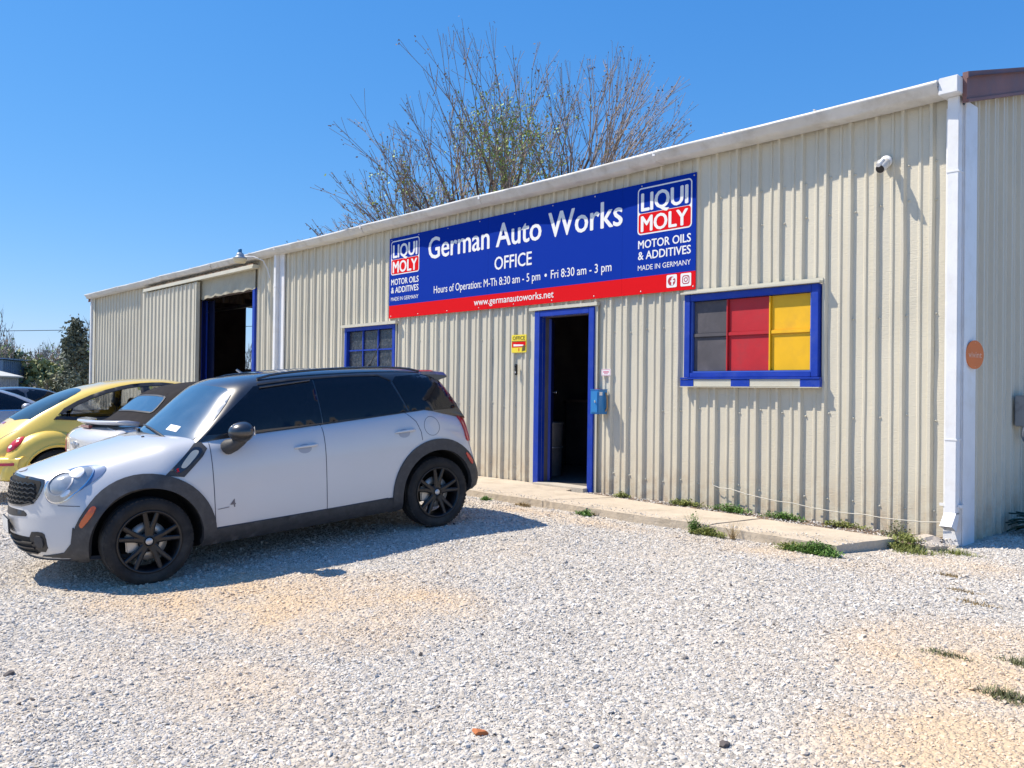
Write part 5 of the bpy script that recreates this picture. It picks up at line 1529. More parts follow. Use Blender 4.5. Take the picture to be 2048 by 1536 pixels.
# bumpers
for sg2, xo in ((-1, -1), (1, 1)):
    n = 22; v = []
    for k in range(n + 1):
        a = -1.0 + 2.0 * k / n; y = .84 * a
        x = xo * (2.03 - .40 * abs(a) ** 2.6)
        for q in range(8):
            b = 2 * math.pi * q / 8; v.append((x + .075 * math.cos(b), y, .47 + .125 * math.sin(b)))
    mb = MB(); mb.add(v, [(k * 8 + q, k * 8 + (q + 1) % 8, (k + 1) * 8 + (q + 1) % 8, (k + 1) * 8 + q) for k in range(n) for q in range(8)], 0, True); bp_ = mb.build('bumper', PAINT_Y, bug)
    if xo < 0:
        mb = MB()
        for s in (1, -1): mb.box(-1.99, -1.83, s * .58, s * .76, .49, .53, bev=.004)
        mb = MB()
        BF = bvh_of(bp_)
        for s in (1, -1): drape(BF, rrect(-.10, .10, -.018, .018, .008), oblique(-1.78, s * .72, .50, s * 152, 0), .006, res=.03).build('reflector', M['orange'] if False else M['red_lens'], bp_, fix=False)
for y in (.36, -.36): seat(bug, .15, y, DARKIN); seat(bug, -.65, y * .9, DARKIN)
mb = MB(); mb.box(-1.3, 1.1, -.70, .70, .26, .34); mb.box(-1.0, 1.0, -.68, -.66, .3, .96); mb.box(-1.0, 1.0, .66, .68, .3, .96); mb.box(.75, 1.05, -.7, .7, .5, .95, bev=.05); mb.box(-1.45, -1.1, -.55, .55, .3, .92); mb.build('cabin_lining', DARKIN, bug)
mb = MB(); mb.lathe([(.17, -.012), (.185, 0), (.17, .012), (.158, 0)], 'x', (.55, .36, .92), 28, closed=True); mb.build('steering_wheel', DARKIN, bug)
finish(bug, BB, 2.51, 0, .32, PAINT_Y)

# small white car with black folding soft top
tabC = [(-1.86, .74, .28, .84, .70, .88, .62), (-1.80, .79, .24, .90, .74, .955, .66), (-1.66, .82, .20, .935, .75, .985, .64), (-1.42, .835, .18, .95, .76, 1.00, .62), (-1.28, .838, .18, .95, .76, 1.07, .60), (-1.10, .84, .18, .95, .765, 1.205, .58), (-.92, .84, .18, .95, .77, 1.325, .575), (-.70, .84, .18, .95, .77, 1.385, .575), (-.3, .84, .18, .945, .775, 1.405, .58), (.1, .84, .18, .94, .77, 1.400, .58), (.38, .84, .18, .935, .765, 1.37, .575), (.60, .84, .18, .93, .76, 1.25, .585), (.82, .84, .18, .92, .75, 1.08, .60), (1.02, .835, .18, .91, .73, .965, .60), (1.3, .83, .19, .88, .70, .94, .56), (1.6, .81, .20, .80, .66, .87, .50), (1.76, .78, .22, .72, .62, .79, .46), (1.84, .74, .26, .66, .58, .70, .44)]
V, F2 = one_shell(tabC, lambda y, z: -.34 * (abs(y) / .84) ** 2.4 - .10 * max(0, z - .6), lambda y, z: .22 * (abs(y) / .84) ** 2.4 + .10 * max(0, z - .6))
cab = empty('parked_car', mat=car_matrix(-6.93, -3.22, 91.5, 2.467) @ Matrix.Translation((0, 0, .05))); tag(cab, 'small white car with a dark folding soft top, parked nose to the wall', 'car')
SOFT = mat('dark_soft_top_cloth', (.018, .016, .017), .9, spec=.15, noise=(60, .15), dirt=(8, (.05, .042, .04), .4), bump=(220, .001))
body = mesh_obj('body', V, F2, [PAINT_W, M['well'], SOFT], None)
BC = bvh_of(body); arches(body, 2.467, .31, .36, .48); body.parent = cab
# soft top: skin laid over the cabin
TOPC = ((0, 0, 3), (1, 0, 0), (0, 1, 0), (0, 0, -1))
oc_ = [(-1.40, -.66), (-1.43, 0), (-1.40, .66), (-1.2, .70), (-.8, .70), (0, .70), (.45, .68), (.47, 0), (.45, -.68), (0, -.70), (-.8, -.70), (-1.2, -.70)]
drape(BC, oc_, TOPC, .012, res=.05).build('soft_top', SOFT, cab, fix=False)
for fr in (LEFT, RIGHT):
    drape(BC, [(-1.38, .99), (-1.10, 1.20), (-.90, 1.32), (-.5, 1.385), (.38, 1.36), (.42, 1.30), (-.52, 1.30), (-.62, .975)], fr, .012, res=.05).build('soft_top_side', SOFT, cab, fix=False)
    drape(BC, smooth_poly([(-.56, .985), (-.46, 1.29), (.0, 1.31), (.38, 1.30), (.80, .985)], 1), fr, .005, res=.06).build('window', GL, cab, fix=False)
    drape(BC, strip([(.85, .945), (-1.7, .965)], .02), fr, .006, res=.08).build('waist_trim', M['silver'], cab, fix=False)
    s = 1 if fr is LEFT else -1
    mb = MB(); drape(BC, strip([(-.58, .94), (-.60, .6), (-.55, .3)], .009), fr, .0016, mb=mb); drape(BC, strip([(.80, .92), (.82, .6), (.80, .3)], .009), fr, .0016, mb=mb); mb.build('panel_gap', SEAM, cab, fix=False)
    ft = oblique(-1.74, s * .66, .76, s * 145, 4)
    drape(BC, smooth_poly([(-.06, -.12), (.07, -.12), (.075, .11), (-.05, .12)], 1), ft, .008, res=.04, dome=.012).build('tail_light', M['red_lens'], cab, fix=False)
    frh = oblique(1.58, s * .58, .76, s * 38, 22)
    drape(BC, ellipse(0, 0, .12, .14, 0, 24), frh, .006, res=.04, dome=.03).build('headlight', LAMP, cab, fix=False)
    mb = MB(); bm = bmesh.new(); bmesh.ops.create_uvsphere(bm, u_segments=16, v_segments=10, radius=1)
    for w in bm.verts: w.co = Vector((.66 + w.co.x * .08, s * .92 + w.co.y * .10, 1.0 + w.co.z * .07))
    mb.bm(bm, 0, True); mb.tube([(.66, s * .78, .94), (.66, s * .87, .97)], .03, 8); mb.build('mirror', PAINT_K, cab)
    ol = []; 
    for k in range(23):
        a = R(-4 + 188 * k / 22); ol.append((a, ))
    for hx in (1.2335, -1.2335):
        outer = [(hx + .425 * math.cos(R(-4 + 188 * k / 22)), .31 + .425 * math.sin(R(-4 + 188 * k / 22))) for k in range(23)]
        inner = [(hx + .352 * math.cos(R(-4 + 188 * k / 22)), .31 + .354 * math.sin(R(-4 + 188 * k / 22))) for k in range(23)]
        drape(BC, outer + inner[::-1], fr, .010, thick=.02, res=.06).build('arch_cladding', M['clad'], cab, fix=False)
    # styling hoop shadow line on the tail
FRR = (Vector((-2.115, 0, 2.32)), Vector((0, 1, 0)), Vector((.76, 0, .65)), Vector((.65, 0, -.76)))
rw = smooth_poly([(-.46, -.105), (.46, -.105), (.50, -.06), (.44, .13), (.36, .165), (-.36, .165), (-.44, .13), (-.50, -.06)], 1)
drape(BC, rw, FRR, .018, res=.05).build('rear_window', GLASS_W, cab, fix=False)
o_, i_ = closed_strip(rw, .022); drape(BC, o_, FRR, .020, holes=[i_], res=.05).build('rear_window_seal', M['black'], cab, fix=False)
# tail: raised spoiler, chrome top edge, brake light, badge, handle
mb = MB(); n = 16; v = []
for k in range(n + 1):
    y = -.66 + 1.32 * k / n; xo = -1.64 + .16 * (abs(y) / .66) ** 2.5
    v += [(xo + .09, y, 1.030), (xo - .02, y, 1.055), (xo - .085, y, 1.052), (xo - .095, y, 1.036), (xo - .05, y, 1.010), (xo + .08, y, .985)]
mb.add(v, [(k * 6 + q, k * 6 + (q + 1) % 6, (k + 1) * 6 + (q + 1) % 6, (k + 1) * 6 + q) for k in range(n) for q in range(6)] + [tuple(range(6)), tuple(n * 6 + q for q in range(6))], 0, True)
sp_o = mb.build('spoiler', PAINT_W, cab)
mb = MB(); mb.box(-1.73, -1.69, -.13, .13, .975, 1.003, bev=.004); mb.build('brake_light', M['dark_red'], cab)
FB = (Vector((-3, 0, 0)), Vector((0, 1, 0)), Vector((0, 0, 1)), Vector((1, 0, 0)))
drape(BC, ellipse(0, .80, .040, .040, 0, 20), FB, .012, res=.03, dome=.006).build('badge', M['dull_silver'], cab, fix=False)
mb = MB(); 
for s in (1, -1): drape(BC, [(s * .045, .812), (s * .12, .822), (s * .12, .800), (s * .045, .792)], FB, .011, res=.03, mb=mb)
mb.build('badge_wing', M['dull_silver'], cab, fix=False)
mb = MB(); drape(BC, strip([(-.56, .935), (-.60, .80), (-.58, .55), (.58, .55), (.60, .80), (.56, .935)], .009), FB, .0016, mb=mb); mb.build('panel_gap', SEAM, cab, fix=False)
drape(BC, smooth_poly([(-.30, .60), (.30, .60), (.30, .73), (-.30, .73)], 0), FB, .006, res=.06).build('number_plate', M['white_print'], cab, fix=False)
drape(BC, [(-.7, .30), (.7, .30), (.7, .42), (-.7, .42)], FB, .008, res=.07).build('bumper_trim', M['clad'], cab, fix=False)
finish(cab, BC, 2.467, 0, .31, PAINT_W, track=.735)

# two far saloons
tabS = [(-2.33, .78, .30, .88, .72, .92, .60), (-2.2, .83, .26, .94, .76, 1.02, .62), (-1.9, .87, .22, .97, .79, 1.06, .62), (-1.6, .88, .20, .98, .80, 1.12, .60), (-1.3, .885, .19, .98, .81, 1.26, .58), (-.9, .89, .19, .975, .82, 1.39, .58), (-.4, .89, .19, .97, .82, 1.44, .58), (.1, .89, .19, .96, .82, 1.43, .58), (.5, .89, .19, .95, .81, 1.35, .58), (.9, .89, .19, .94, .80, 1.17, .60), (1.2, .885, .19, .92, .78, 1.00, .60), (1.6, .87, .20, .86, .74, .93, .58), (2.0, .84, .22, .76, .70, .83, .54), (2.25, .78, .26, .66, .64, .70, .50)]
def saloon(x, y, h, paint, label):
    V, F2 = one_shell(tabS, lambda y, z: -.40 * (abs(y) / .89) ** 2.4, lambda y, z: .26 * (abs(y) / .89) ** 2.4, ru=4, rv=4)
    c = empty('parked_car', mat=car_matrix(x, y, h, 2.75)); tag(c, label, 'car')
    b = mesh_obj('body', V, F2, [paint, M['well']], None); BS = bvh_of(b); arches(b, 2.75, .33, .385, .5); b.parent = c
    for fr in (LEFT, RIGHT):
        s = 1 if fr is LEFT else -1
        drape(BS, smooth_poly([(1.05, .975), (.45, 1.30), (.05, 1.37), (-.22, 1.375), (-.22, .99)], 1), fr, .004, res=.08).build('window', GL, c, fix=False)
        drape(BS, smooth_poly([(-.28, .99), (-.28, 1.375), (-.8, 1.345), (-1.25, 1.19), (-1.55, 1.02)], 1), fr, .004, res=.08).build('window', GL, c, fix=False)
        drape(BS, strip([(1.1, .955), (-1.6, .99)], .02), fr, .006, res=.1).build('waist_trim', M['silver'], c, fix=False)
        mb = MB(); bm = bmesh.new(); bmesh.ops.create_uvsphere(bm, u_segments=14, v_segments=8, radius=1)
        for w in bm.verts: w.co = Vector((.72 + w.co.x * .09, s * .98 + w.co.y * .11, 1.03 + w.co.z * .07))
        mb.bm(bm, 0, True); mb.tube([(.75, s * .82, .97), (.74, s * .93, 1.0)], .03, 6); mb.build('mirror', paint, c)
        mb = MB(); drape(BS, strip([(-.25, .96), (-.25, .35)], .01), fr, .002, mb=mb); drape(BS, strip([(.95, .93), (.95, .35)], .01), fr, .002, mb=mb); mb.build('panel_gap', SEAM, c, fix=False)
        for hx in (.0, -1.05): drape(BS, ellipse(hx, .86, .10, .016, 0, 12), fr, .02, res=.04).build('door_handle', paint, c, fix=False)
        drape(BS, rrect(-.10, .10, -.06, .06, .02), oblique(-2.1, s * .68, .78, s * 150), .006, res=.05).build('tail_light', M['red_lens'], c, fix=False)
        drape(BS, rrect(-.13, .13, -.06, .06, .03), oblique(2.05, s * .62, .66, s * 30), .006, res=.05).build('headlight', LAMP, c, fix=False)
    drape(BS, smooth_poly([(1.18, -.58), (1.24, 0), (1.18, .58), (.50, .50), (.46, 0), (.50, -.50)], 1), ((0, 0, 3), (1, 0, 0), (0, 1, 0), (0, 0, -1)), .004, res=.08).build('windshield', GLASS_W, c, fix=False)
    drape(BS, smooth_poly([(-1.62, -.55), (-1.68, 0), (-1.62, .55), (-.98, .48), (-.95, 0), (-.98, -.48)], 1), ((0, 0, 3), (1, 0, 0), (0, 1, 0), (0, 0, -1)), .004, res=.08).build('rear_window', GLASS_W, c, fix=False)
    finish(c, BS, 2.75, 0, .33, paint, track=.78)
saloon(-15.95, -4.45, 90, PAINT_S, 'silver saloon car at the far left beyond the yellow car')
saloon(-22.1, -2.2, 97, PAINT_D, 'dark grey saloon car farthest away in front of the trees')
# ------------------------------------------------------------------ gravel: loose stones
def stone_mesh(seed, sub=1):
    bm = bmesh.new(); bmesh.ops.create_icosphere(bm, subdivisions=sub, radius=1.0)
    r_ = random.Random(seed)
    for v in bm.verts:
        k = 1 + r_.uniform(-.28, .22); v.co *= k
    ax = [Vector((r_.uniform(-1, 1), r_.uniform(-1, 1), r_.uniform(-1, 1))).normalized() for _ in range(4)]
    for a_ in ax:                                    # broken faces
        lim = r_.uniform(.55, .75)
        for v in bm.verts:
            d_ = v.co.dot(a_)
            if d_ > lim: v.co -= a_ * (d_ - lim)
    me = bpy.data.meshes.new('stone'); bm.to_mesh(me); bm.free()
    return me
def stone_mat():
    m = mat('limestone_chips', (.6, .58, .55), .85)
    nt = m.node_tree; b = nt.nodes['Principled BSDF']
    oi = nd(nt, 'ShaderNodeObjectInfo'); geo = nd(nt, 'ShaderNodeNewGeometry')
    cr = nd(nt, 'ShaderNodeValToRGB'); e = cr.color_ramp.elements
    e[0].position = 0; e[0].color = (.42, .385, .34, 1); e[1].position = 1; e[1].color = (.72, .695, .655, 1)
    for p, c in ((.25, (.455, .43, .395, 1)), (.6, (.56, .535, .495, 1)), (.93, (.65, .625, .585, 1))):
        q = e.new(p); q.color = c
    q = e.new(.012); q.color = (.10, .09, .09, 1); q = e.new(.03); q.color = (.40, .37, .34, 1)
    e[0].color = (.05, .045, .045, 1)
    nt.links.new(oi.outputs['Random'], cr.inputs['Fac'])
    fac = tan_mask(nt, geo.outputs['Position'])
    mu = nd(nt, 'ShaderNodeMath', operation='MULTIPLY'); nt.links.new(fac, mu.inputs[0]); mu.inputs[1].default_value = .85
    mx = nd(nt, 'ShaderNodeMix', data_type='RGBA'); nt.links.new(cr.outputs[0], mx.inputs['A']); mx.inputs['B'].default_value = (.67, .52, .36, 1)
    nt.links.new(mu.outputs[0], mx.inputs['Factor'])
    nt.links.new(mx.outputs['Result'], b.inputs['Base Color'])
    return m
SM = stone_mat()
stone_col = bpy.data.collections.new('stone_shapes')
for i in range(6):
    me = stone_mesh(i + 1); me.materials.append(SM); so_ = bpy.data.objects.new('stone', me); stone_col.objects.link(so_)
cp = np.array([CAMP.x, CAMP.y])
Fd = np.array([_F.x, _F.y]); Fd /= np.linalg.norm(Fd); Rd = np.array([_R.x, _R.y])
def in_building(x, y): return (y > .0) & (x > XL) & (x < .3)
def on_slab(x, y): return (x > -7.45) & (x < -.14) & (y > -1.18) & (y < .05)
def sample(n, z0, z1, side, smin, smax, flat_):
    z = np.sqrt(nrng.uniform(z0 ** 2, z1 ** 2, n)); xx = nrng.uniform(-1, 1, n) * side * z
    P = cp + z[:, None] * Fd + xx[:, None] * Rd
    s = smin + (smax - smin) * nrng.beta(1.6, 3.4, n)
    return P, s
batches = [sample(136000, 1.6, 5.2, .84, .0030, .0118, 1), sample(10000, 1.6, 6.5, .84, .010, .023, 1), sample(122000, 5.2, 8.2, .80, .0042, .0138, 1), sample(7600, 6.5, 11, .80, .012, .026, 1), sample(76000, 8.2, 12.5, .78, .0065, .019, 1), sample(26000, 12.5, 19, .70, .012, .028, 1)]
P = np.concatenate([b[0] for b in batches]); S_ = np.concatenate([b[1] for b in batches])
px_, py_ = P[:, 0], P[:, 1]
keep = ~in_building(px_, py_) & ~on_slab(px_, py_)
# thinner where the sandy patches are
dens = np.ones(len(P))
for cx_, cy_, rx, ry, w in TAN:
    d_ = np.hypot((px_ - cx_) / rx, (py_ - cy_) / ry); dens = np.minimum(dens, 1 - .50 * w * np.clip(1.2 - d_, 0, 1))
# wheel tracks and washed-out places: fines with few stones, drifts of stones between them
fld = .5 + .22 * np.sin(px_ * 1.3 + py_ * .7 + 1) + .20 * np.sin(px_ * .6 - py_ * 1.9) + .16 * np.sin(px_ * 3.1 + 2 * np.sin(py_ * 2.3)) + .12 * np.sin(py_ * 5.3 + px_ * 2.2) + nrng.normal(0, .12, len(P))
dens = dens * np.clip(.45 + .75 * fld, .30, 1)
keep &= nrng.random(len(P)) < dens
P, S_ = P[keep], S_[keep]
zz = np.array([gz(float(x), float(y)) for x, y in P])
ns_ = 900
sx = nrng.uniform(-7.2, -.2, ns_); sy = -1.16 + np.abs(nrng.normal(0, .13, ns_)); ok = (sy < -.45); 
P = np.concatenate([P, np.stack([sx[ok], sy[ok]], -1)]); S_ = np.concatenate([S_, nrng.uniform(.003, .010, ok.sum())]); zz = np.concatenate([zz, np.full(ok.sum(), .001)])
ns_ = 2200; sx = nrng.uniform(-4.0, .25, ns_); sy = -nrng.random(ns_) * (.29 + .19 * (sx + 4.3) / 4.2)
P = np.concatenate([P, np.stack([sx, sy], -1)]); S_ = np.concatenate([S_, nrng.uniform(.004, .013, ns_)]); zz = np.concatenate([zz, np.full(ns_, -.024)])
n = len(P)
sc = np.stack([S_ * nrng.uniform(.8, 1.35, n), S_ * nrng.uniform(.65, 1.1, n), S_ * nrng.uniform(.35, .7, n)], -1)
rot = np.stack([nrng.normal(0, .35, n), nrng.normal(0, .35, n), nrng.uniform(0, 6.283, n)], -1)
pos = np.stack([P[:, 0], P[:, 1], zz + S_ * nrng.uniform(-.15, .35, n)], -1)
pm = bpy.data.meshes.new('gravel'); pm.vertices.add(n); pm.vertices.foreach_set('co', pos.astype(np.float32).ravel())
for nm_, arr in (('scl', sc), ('rot', rot)):
    at_ = pm.attributes.new(nm_, 'FLOAT_VECTOR', 'POINT'); at_.data.foreach_set('vector', arr.astype(np.float32).ravel())
pm.materials.append(SM)
gr = link(bpy.data.objects.new('gravel', pm)); tag(gr, 'loose white crushed limestone gravel covering the lot', 'gravel', kind='stuff')
ng = bpy.data.node_groups.new('gravel_scatter', 'GeometryNodeTree')
ng.interface.new_socket('Geometry', in_out='INPUT', socket_type='NodeSocketGeometry'); ng.interface.new_socket('Geometry', in_out='OUTPUT', socket_type='NodeSocketGeometry')
gi = ng.nodes.new('NodeGroupInput'); go_ = ng.nodes.new('NodeGroupOutput')
ip = ng.nodes.new('GeometryNodeInstanceOnPoints'); ci = ng.nodes.new('GeometryNodeCollectionInfo'); ci.inputs['Collection'].default_value = stone_col
ci.inputs['Separate Children'].default_value = True; ci.inputs['Reset Children'].default_value = True
mp_ = ng.nodes.new('GeometryNodeMeshToPoints')
a1 = ng.nodes.new('GeometryNodeInputNamedAttribute'); a1.data_type = 'FLOAT_VECTOR'; a1.inputs['Name'].default_value = 'scl'
a2 = ng.nodes.new('GeometryNodeInputNamedAttribute'); a2.data_type = 'FLOAT_VECTOR'; a2.inputs['Name'].default_value = 'rot'
e2r = ng.nodes.new('FunctionNodeEulerToRotation')
ng.links.new(gi.outputs[0], ip.inputs['Points']); ng.links.new(ci.outputs[0], ip.inputs['Instance']); ip.inputs['Pick Instance'].default_value = True
ng.links.new(a2.outputs[0], e2r.inputs[0]); ng.links.new(e2r.outputs[0], ip.inputs['Rotation']); ng.links.new(a1.outputs[0], ip.inputs['Scale'])
ng.links.new(ip.outputs[0], go_.inputs[0])
md = gr.modifiers.new('scatter', 'NODES'); md.node_group = ng

# a few bigger dark stones one can pick out, and the pile under the downspout
def big_stone(x, y, s, m, name, label, cat, seed, dz=0):
    me = stone_mesh(seed, 2); me.materials.append(m); o = link(bpy.data.objects.new(name, me)); o.location = (x, y, gz(x, y) + s * .3 + dz); o.scale = (s * 1.2, s * .9, s * .6); o.rotation_euler = (0, 0, seed * 1.3); tag(o, label, cat); return o
DKS = mat('dark_stone', (.10, .085, .08), .85, noise=(20, .3))
WST = mat('pale_rock', (.52, .46, .40), .9, noise=(6, .15), bump=(25, .01))
big_stone(-2.13, -6.69, .028, DKS, 'stone', 'reddish dark stone lying on the gravel at the far left edge', 'stone', 21)
big_stone(.145, -5.36, .030, mat('rust_orange_stone', (.42, .14, .05), .9, noise=(20, .3)), 'stone', 'rusty orange stone alone on the gravel near the bottom', 'stone', 22)
big_stone(.97, -4.72, .026, DKS, 'stone', 'black stone on the gravel at the bottom right of centre', 'stone', 23)
for i, (x, y, s, lab) in enumerate(((-.005, -.22, .15, 'pale rock with weeds right under the downspout outlet'), (.13, -.34, .11, 'pale rock in front of the downspout, lower right of the bigger one'), (-.15, -.10, .10, 'pale rock against the wall left of the downspout'))):
    big_stone(x, y, s, WST, 'rock', lab, 'rock', 31 + i, dz=-.03)

# ------------------------------------------------------------------ weeds
GRN = [mat('weed_green', (.10, .20, .035), .6, noise=(9, .35)), mat('weed_yellow_green', (.20, .23, .055), .6, noise=(9, .3)), mat('weed_olive', (.14, .15, .065), .65, noise=(9, .3)), mat('dry_grass', (.30, .22, .11), .8, noise=(9, .3))]
for g in GRN:
    g.node_tree.nodes['Principled BSDF'].inputs['Subsurface Weight'].default_value = 0.0
def blade(mb, p, d, L_, w, mi=0, bend=.4):
    d = Vector(d).normalized(); side = d.cross(Vector((0, 0, 1)))
    side = side.normalized() if side.length > .01 else Vector((1, 0, 0))
    v = []; q = Vector(p)
    for k in range(4):
        t = k / 3; ww = w * (1 - t) ** .7; v += [q - side * ww, q + side * ww]
        q = q + (d + Vector((0, 0, -bend * t))).normalized() * L_ / 3
    mb.add(v, [(0, 1, 3, 2), (2, 3, 5, 4), (4, 5, 7, 6)], mi)
def leafq(mb, p, d, L_, w, mi=0):
    d = Vector(d).normalized(); side = d.cross(Vector((rng.uniform(-.5, .5), rng.uniform(-.5, .5), 1))).normalized()
    p = Vector(p); mb.add([p, p + d * L_ * .5 + side * w, p + d * L_, p + d * L_ * .5 - side * w], [(0, 1, 2, 3)], mi)
def weed(x, y, rx, ry, h, n, m, label, kind='grass', z=None, name='weed'):
    mb = MB(); z0 = gz(x, y) if z is None else z
    for k in range(int(n * 1.5)):
        a_ = rng.uniform(0, 6.283); r_ = rng.random() ** .7 * (1 + .35 * math.sin(a_ * 3 + x * 7)); px, py = r_ * rx * math.cos(a_), r_ * ry * math.sin(a_)
        hh = h * rng.uniform(.5, 1.45) * (1 - .45 * r_)
        d = (rng.uniform(-.8, .8), rng.uniform(-.8, .8), rng.uniform(.4, 1.2))
        if kind == 'grass': blade(mb, (px, py, 0), d, hh, rng.uniform(.0018, .004), 0, rng.uniform(.1, .9))
        else:
            blade(mb, (px, py, 0), d, hh, .0025, 0, .3)
            for _ in range(3): leafq(mb, (px + rng.uniform(-.02, .02), py + rng.uniform(-.02, .02), hh * rng.uniform(.1, .8)), (rng.uniform(-1, 1), rng.uniform(-1, 1), rng.uniform(-.1, .8)), rng.uniform(.012, .03), rng.uniform(.004, .010), 0)
    o = mb.build(name, m, fix=False); o.location = (x, y, z0); tag(o, label, 'weed')
    return o
weed(-.40, -1.31, .20, .09, .10, 420, GRN[0], 'bright green weed clump at the front corner of the walkway end', 'leafy')
weed(-.62, -1.28, .16, .06, .07, 160, GRN[1], 'yellowish weeds just left of the bright green clump', 'leafy')
weed(-.07, -.42, .17, .16, .13, 420, GRN[1], 'yellow green weeds growing between the walkway end and the rocks', 'leafy')
weed(.10, -.62, .22, .10, .08, 260, GRN[1], 'low yellowish grass in front of the rocks', 'grass')
weed(.36, -.46, .18, .08, .06, 180, GRN[1], 'thin grass strip right of the downspout rocks', 'grass')
weed(-.20, -.24, .14, .07, .20, 130, GRN[2], 'grey green taller weeds behind the rocks against the ribs', 'leafy')
weed(-1.48, -1.27, .16, .06, .08, 200, GRN[1], 'yellow green weeds along the walkway edge right of the tall sprig', 'leafy')
weed(-1.66, -1.21, .05, .04, .20, 60, GRN[0], 'tall green sprig at the walkway edge', 'leafy')
weed(-1.22, -1.25, .03, .03, .22, 26, GRN[3], 'thin brown dry stalks at the walkway edge', 'grass')
weed(-3.00, -1.25, .09, .05, .06, 120, GRN[0], 'small dark green weed at the walkway edge facing the office door', 'leafy')
weed(-2.92, -1.18, .02, .02, .09, 16, GRN[3], 'dry curled stalk on the walkway edge', 'grass')
weed(-4.55, -1.28, .07, .04, .04, 80, GRN[0], 'little green weed near the rear wheel of the white car', 'leafy')
weed(-3.95, -1.23, .12, .04, .03, 90, GRN[3], 'brownish weeds along the walkway edge left part', 'leafy')
weed(-3.45, -.12, .10, .06, .06, 110, GRN[1], 'small weeds in the soil strip near the door jamb', 'leafy', z=-.02)
weed(-2.55, -.13, .22, .06, .08, 170, GRN[1], 'pale green weeds at the wall foot left of the white cable', 'leafy', z=-.02)
weed(-1.95, -.14, .22, .06, .09, 170, GRN[0], 'green weeds at the wall foot under the start of the cable', 'leafy', z=-.02)
weed(-1.35, -.15, .22, .06, .07, 150, GRN[0], 'dark green weeds at the wall foot below the window', 'leafy', z=-.02)
weed(-.75, -.16, .20, .06, .06, 110, GRN[1], 'sparse weeds at the wall foot right of the window', 'leafy', z=-.02)
weed(-6.2, -.10, .18, .07, .07, 120, GRN[2], 'weeds at the wall foot behind the tail of the white car', 'leafy')
weed(1.66, -3.52, .14, .07, .055, 190, GRN[2], 'olive grass tuft at the lower right, largest of the near tufts', 'grass')
weed(1.58, -3.06, .10, .05, .045, 110, GRN[2], 'small olive grass tuft at the right edge above the largest one', 'grass')
weed(1.27, -3.18, .13, .05, .035, 110, GRN[2], 'thin flat grass tuft on the sandy patch at lower right', 'grass')
weed(1.02, -2.02, .16, .05, .035, 110, GRN[3], 'dry brown grass tuft at mid right on the gravel', 'grass')
weed(.60, -1.30, .12, .04, .035, 100, GRN[3], 'dry grass tuft on the gravel below the building corner', 'grass')
weed(.86, -1.75, .12, .04, .03, 80, GRN[3], 'flattened dry grass between the corner and the right edge', 'grass')
# big leafy plant by the end wall
mb = MB()
for k in range(46):
    a_ = rng.uniform(0, 6.283); L_ = rng.uniform(.26, .46); e_ = rng.uniform(.15, 1.2)
    d = Vector((math.cos(a_), math.sin(a_), e_)).normalized(); side = d.cross(Vector((0, 0, 1))).normalized(); q = Vector((0, 0, .02)); v = []
    for j in range(6):
        t = j / 5; ww = .050 * math.sin(math.pi * min(1, .12 + t * .88)) ** .8; v += [q - side * ww, q + Vector((0, 0, -.012)), q + side * ww]
        q = q + (d + Vector((0, 0, -.9 * t))).normalized() * L_ / 5
    mb.add(v, [(j * 3 + c_, j * 3 + c_ + 1, (j + 1) * 3 + c_ + 1, (j + 1) * 3 + c_) for j in range(5) for c_ in (0, 1)], 0, True)
o = mb.build('leafy_plant', mat('dark_dock_leaf', (.025, .075, .045), .45, noise=(12, .3)), fix=False); o.location = (.55, 1.22, gz(.5, 1.2) + .02); tag(o, 'dark broad leaved plant against the shaded end wall', 'plant')

# ------------------------------------------------------------------ trees
FORK = .75
def grow(segs, tips, p, d, L_, r_, depth, rg, spread, up_, maxd):
    """adds tapered branch segments (p0, p1, r0, r1)"""
    n = 3 if depth < 2 else 2
    q = Vector(p); dd = Vector(d).normalized(); rr_ = r_
    for k in range(n):
        dd = (dd + Vector((rg.gauss(0, .09), rg.gauss(0, .09), rg.gauss(0, .06) + up_ * .05))).normalized()
        q2 = q + dd * L_ / n; r2 = rr_ * (.86 if depth < maxd else .7)
        segs.append((q, q2, rr_, r2, depth)); q = q2; rr_ = r2
        if depth < maxd and rg.random() < (FORK if depth else .55):
            a_ = rg.uniform(0, 6.283); o_ = dd.orthogonal().normalized(); o_ = Quaternion(dd, a_) @ o_
            nd_ = (dd + o_ * rg.uniform(.35, .75) * spread + Vector((0, 0, up_ * .25))).normalized()
            grow(segs, tips, q, nd_, L_ * rg.uniform(.55, .75), rr_ * .58, depth + 1, rg, spread, up_, maxd)
    if depth < maxd:
        for s_ in range(2):
            a_ = rg.uniform(0, 6.283); o_ = Quaternion(dd, a_) @ dd.orthogonal().normalized()
            nd_ = (dd + o_ * rg.uniform(.15, .42) * spread + Vector((0, 0, up_ * .2))).normalized()
            grow(segs, tips, q, nd_, L_ * rg.uniform(.62, .8), rr_ * .72, depth + 1, rg, spread, up_, maxd)
    else: tips.append((q, dd))
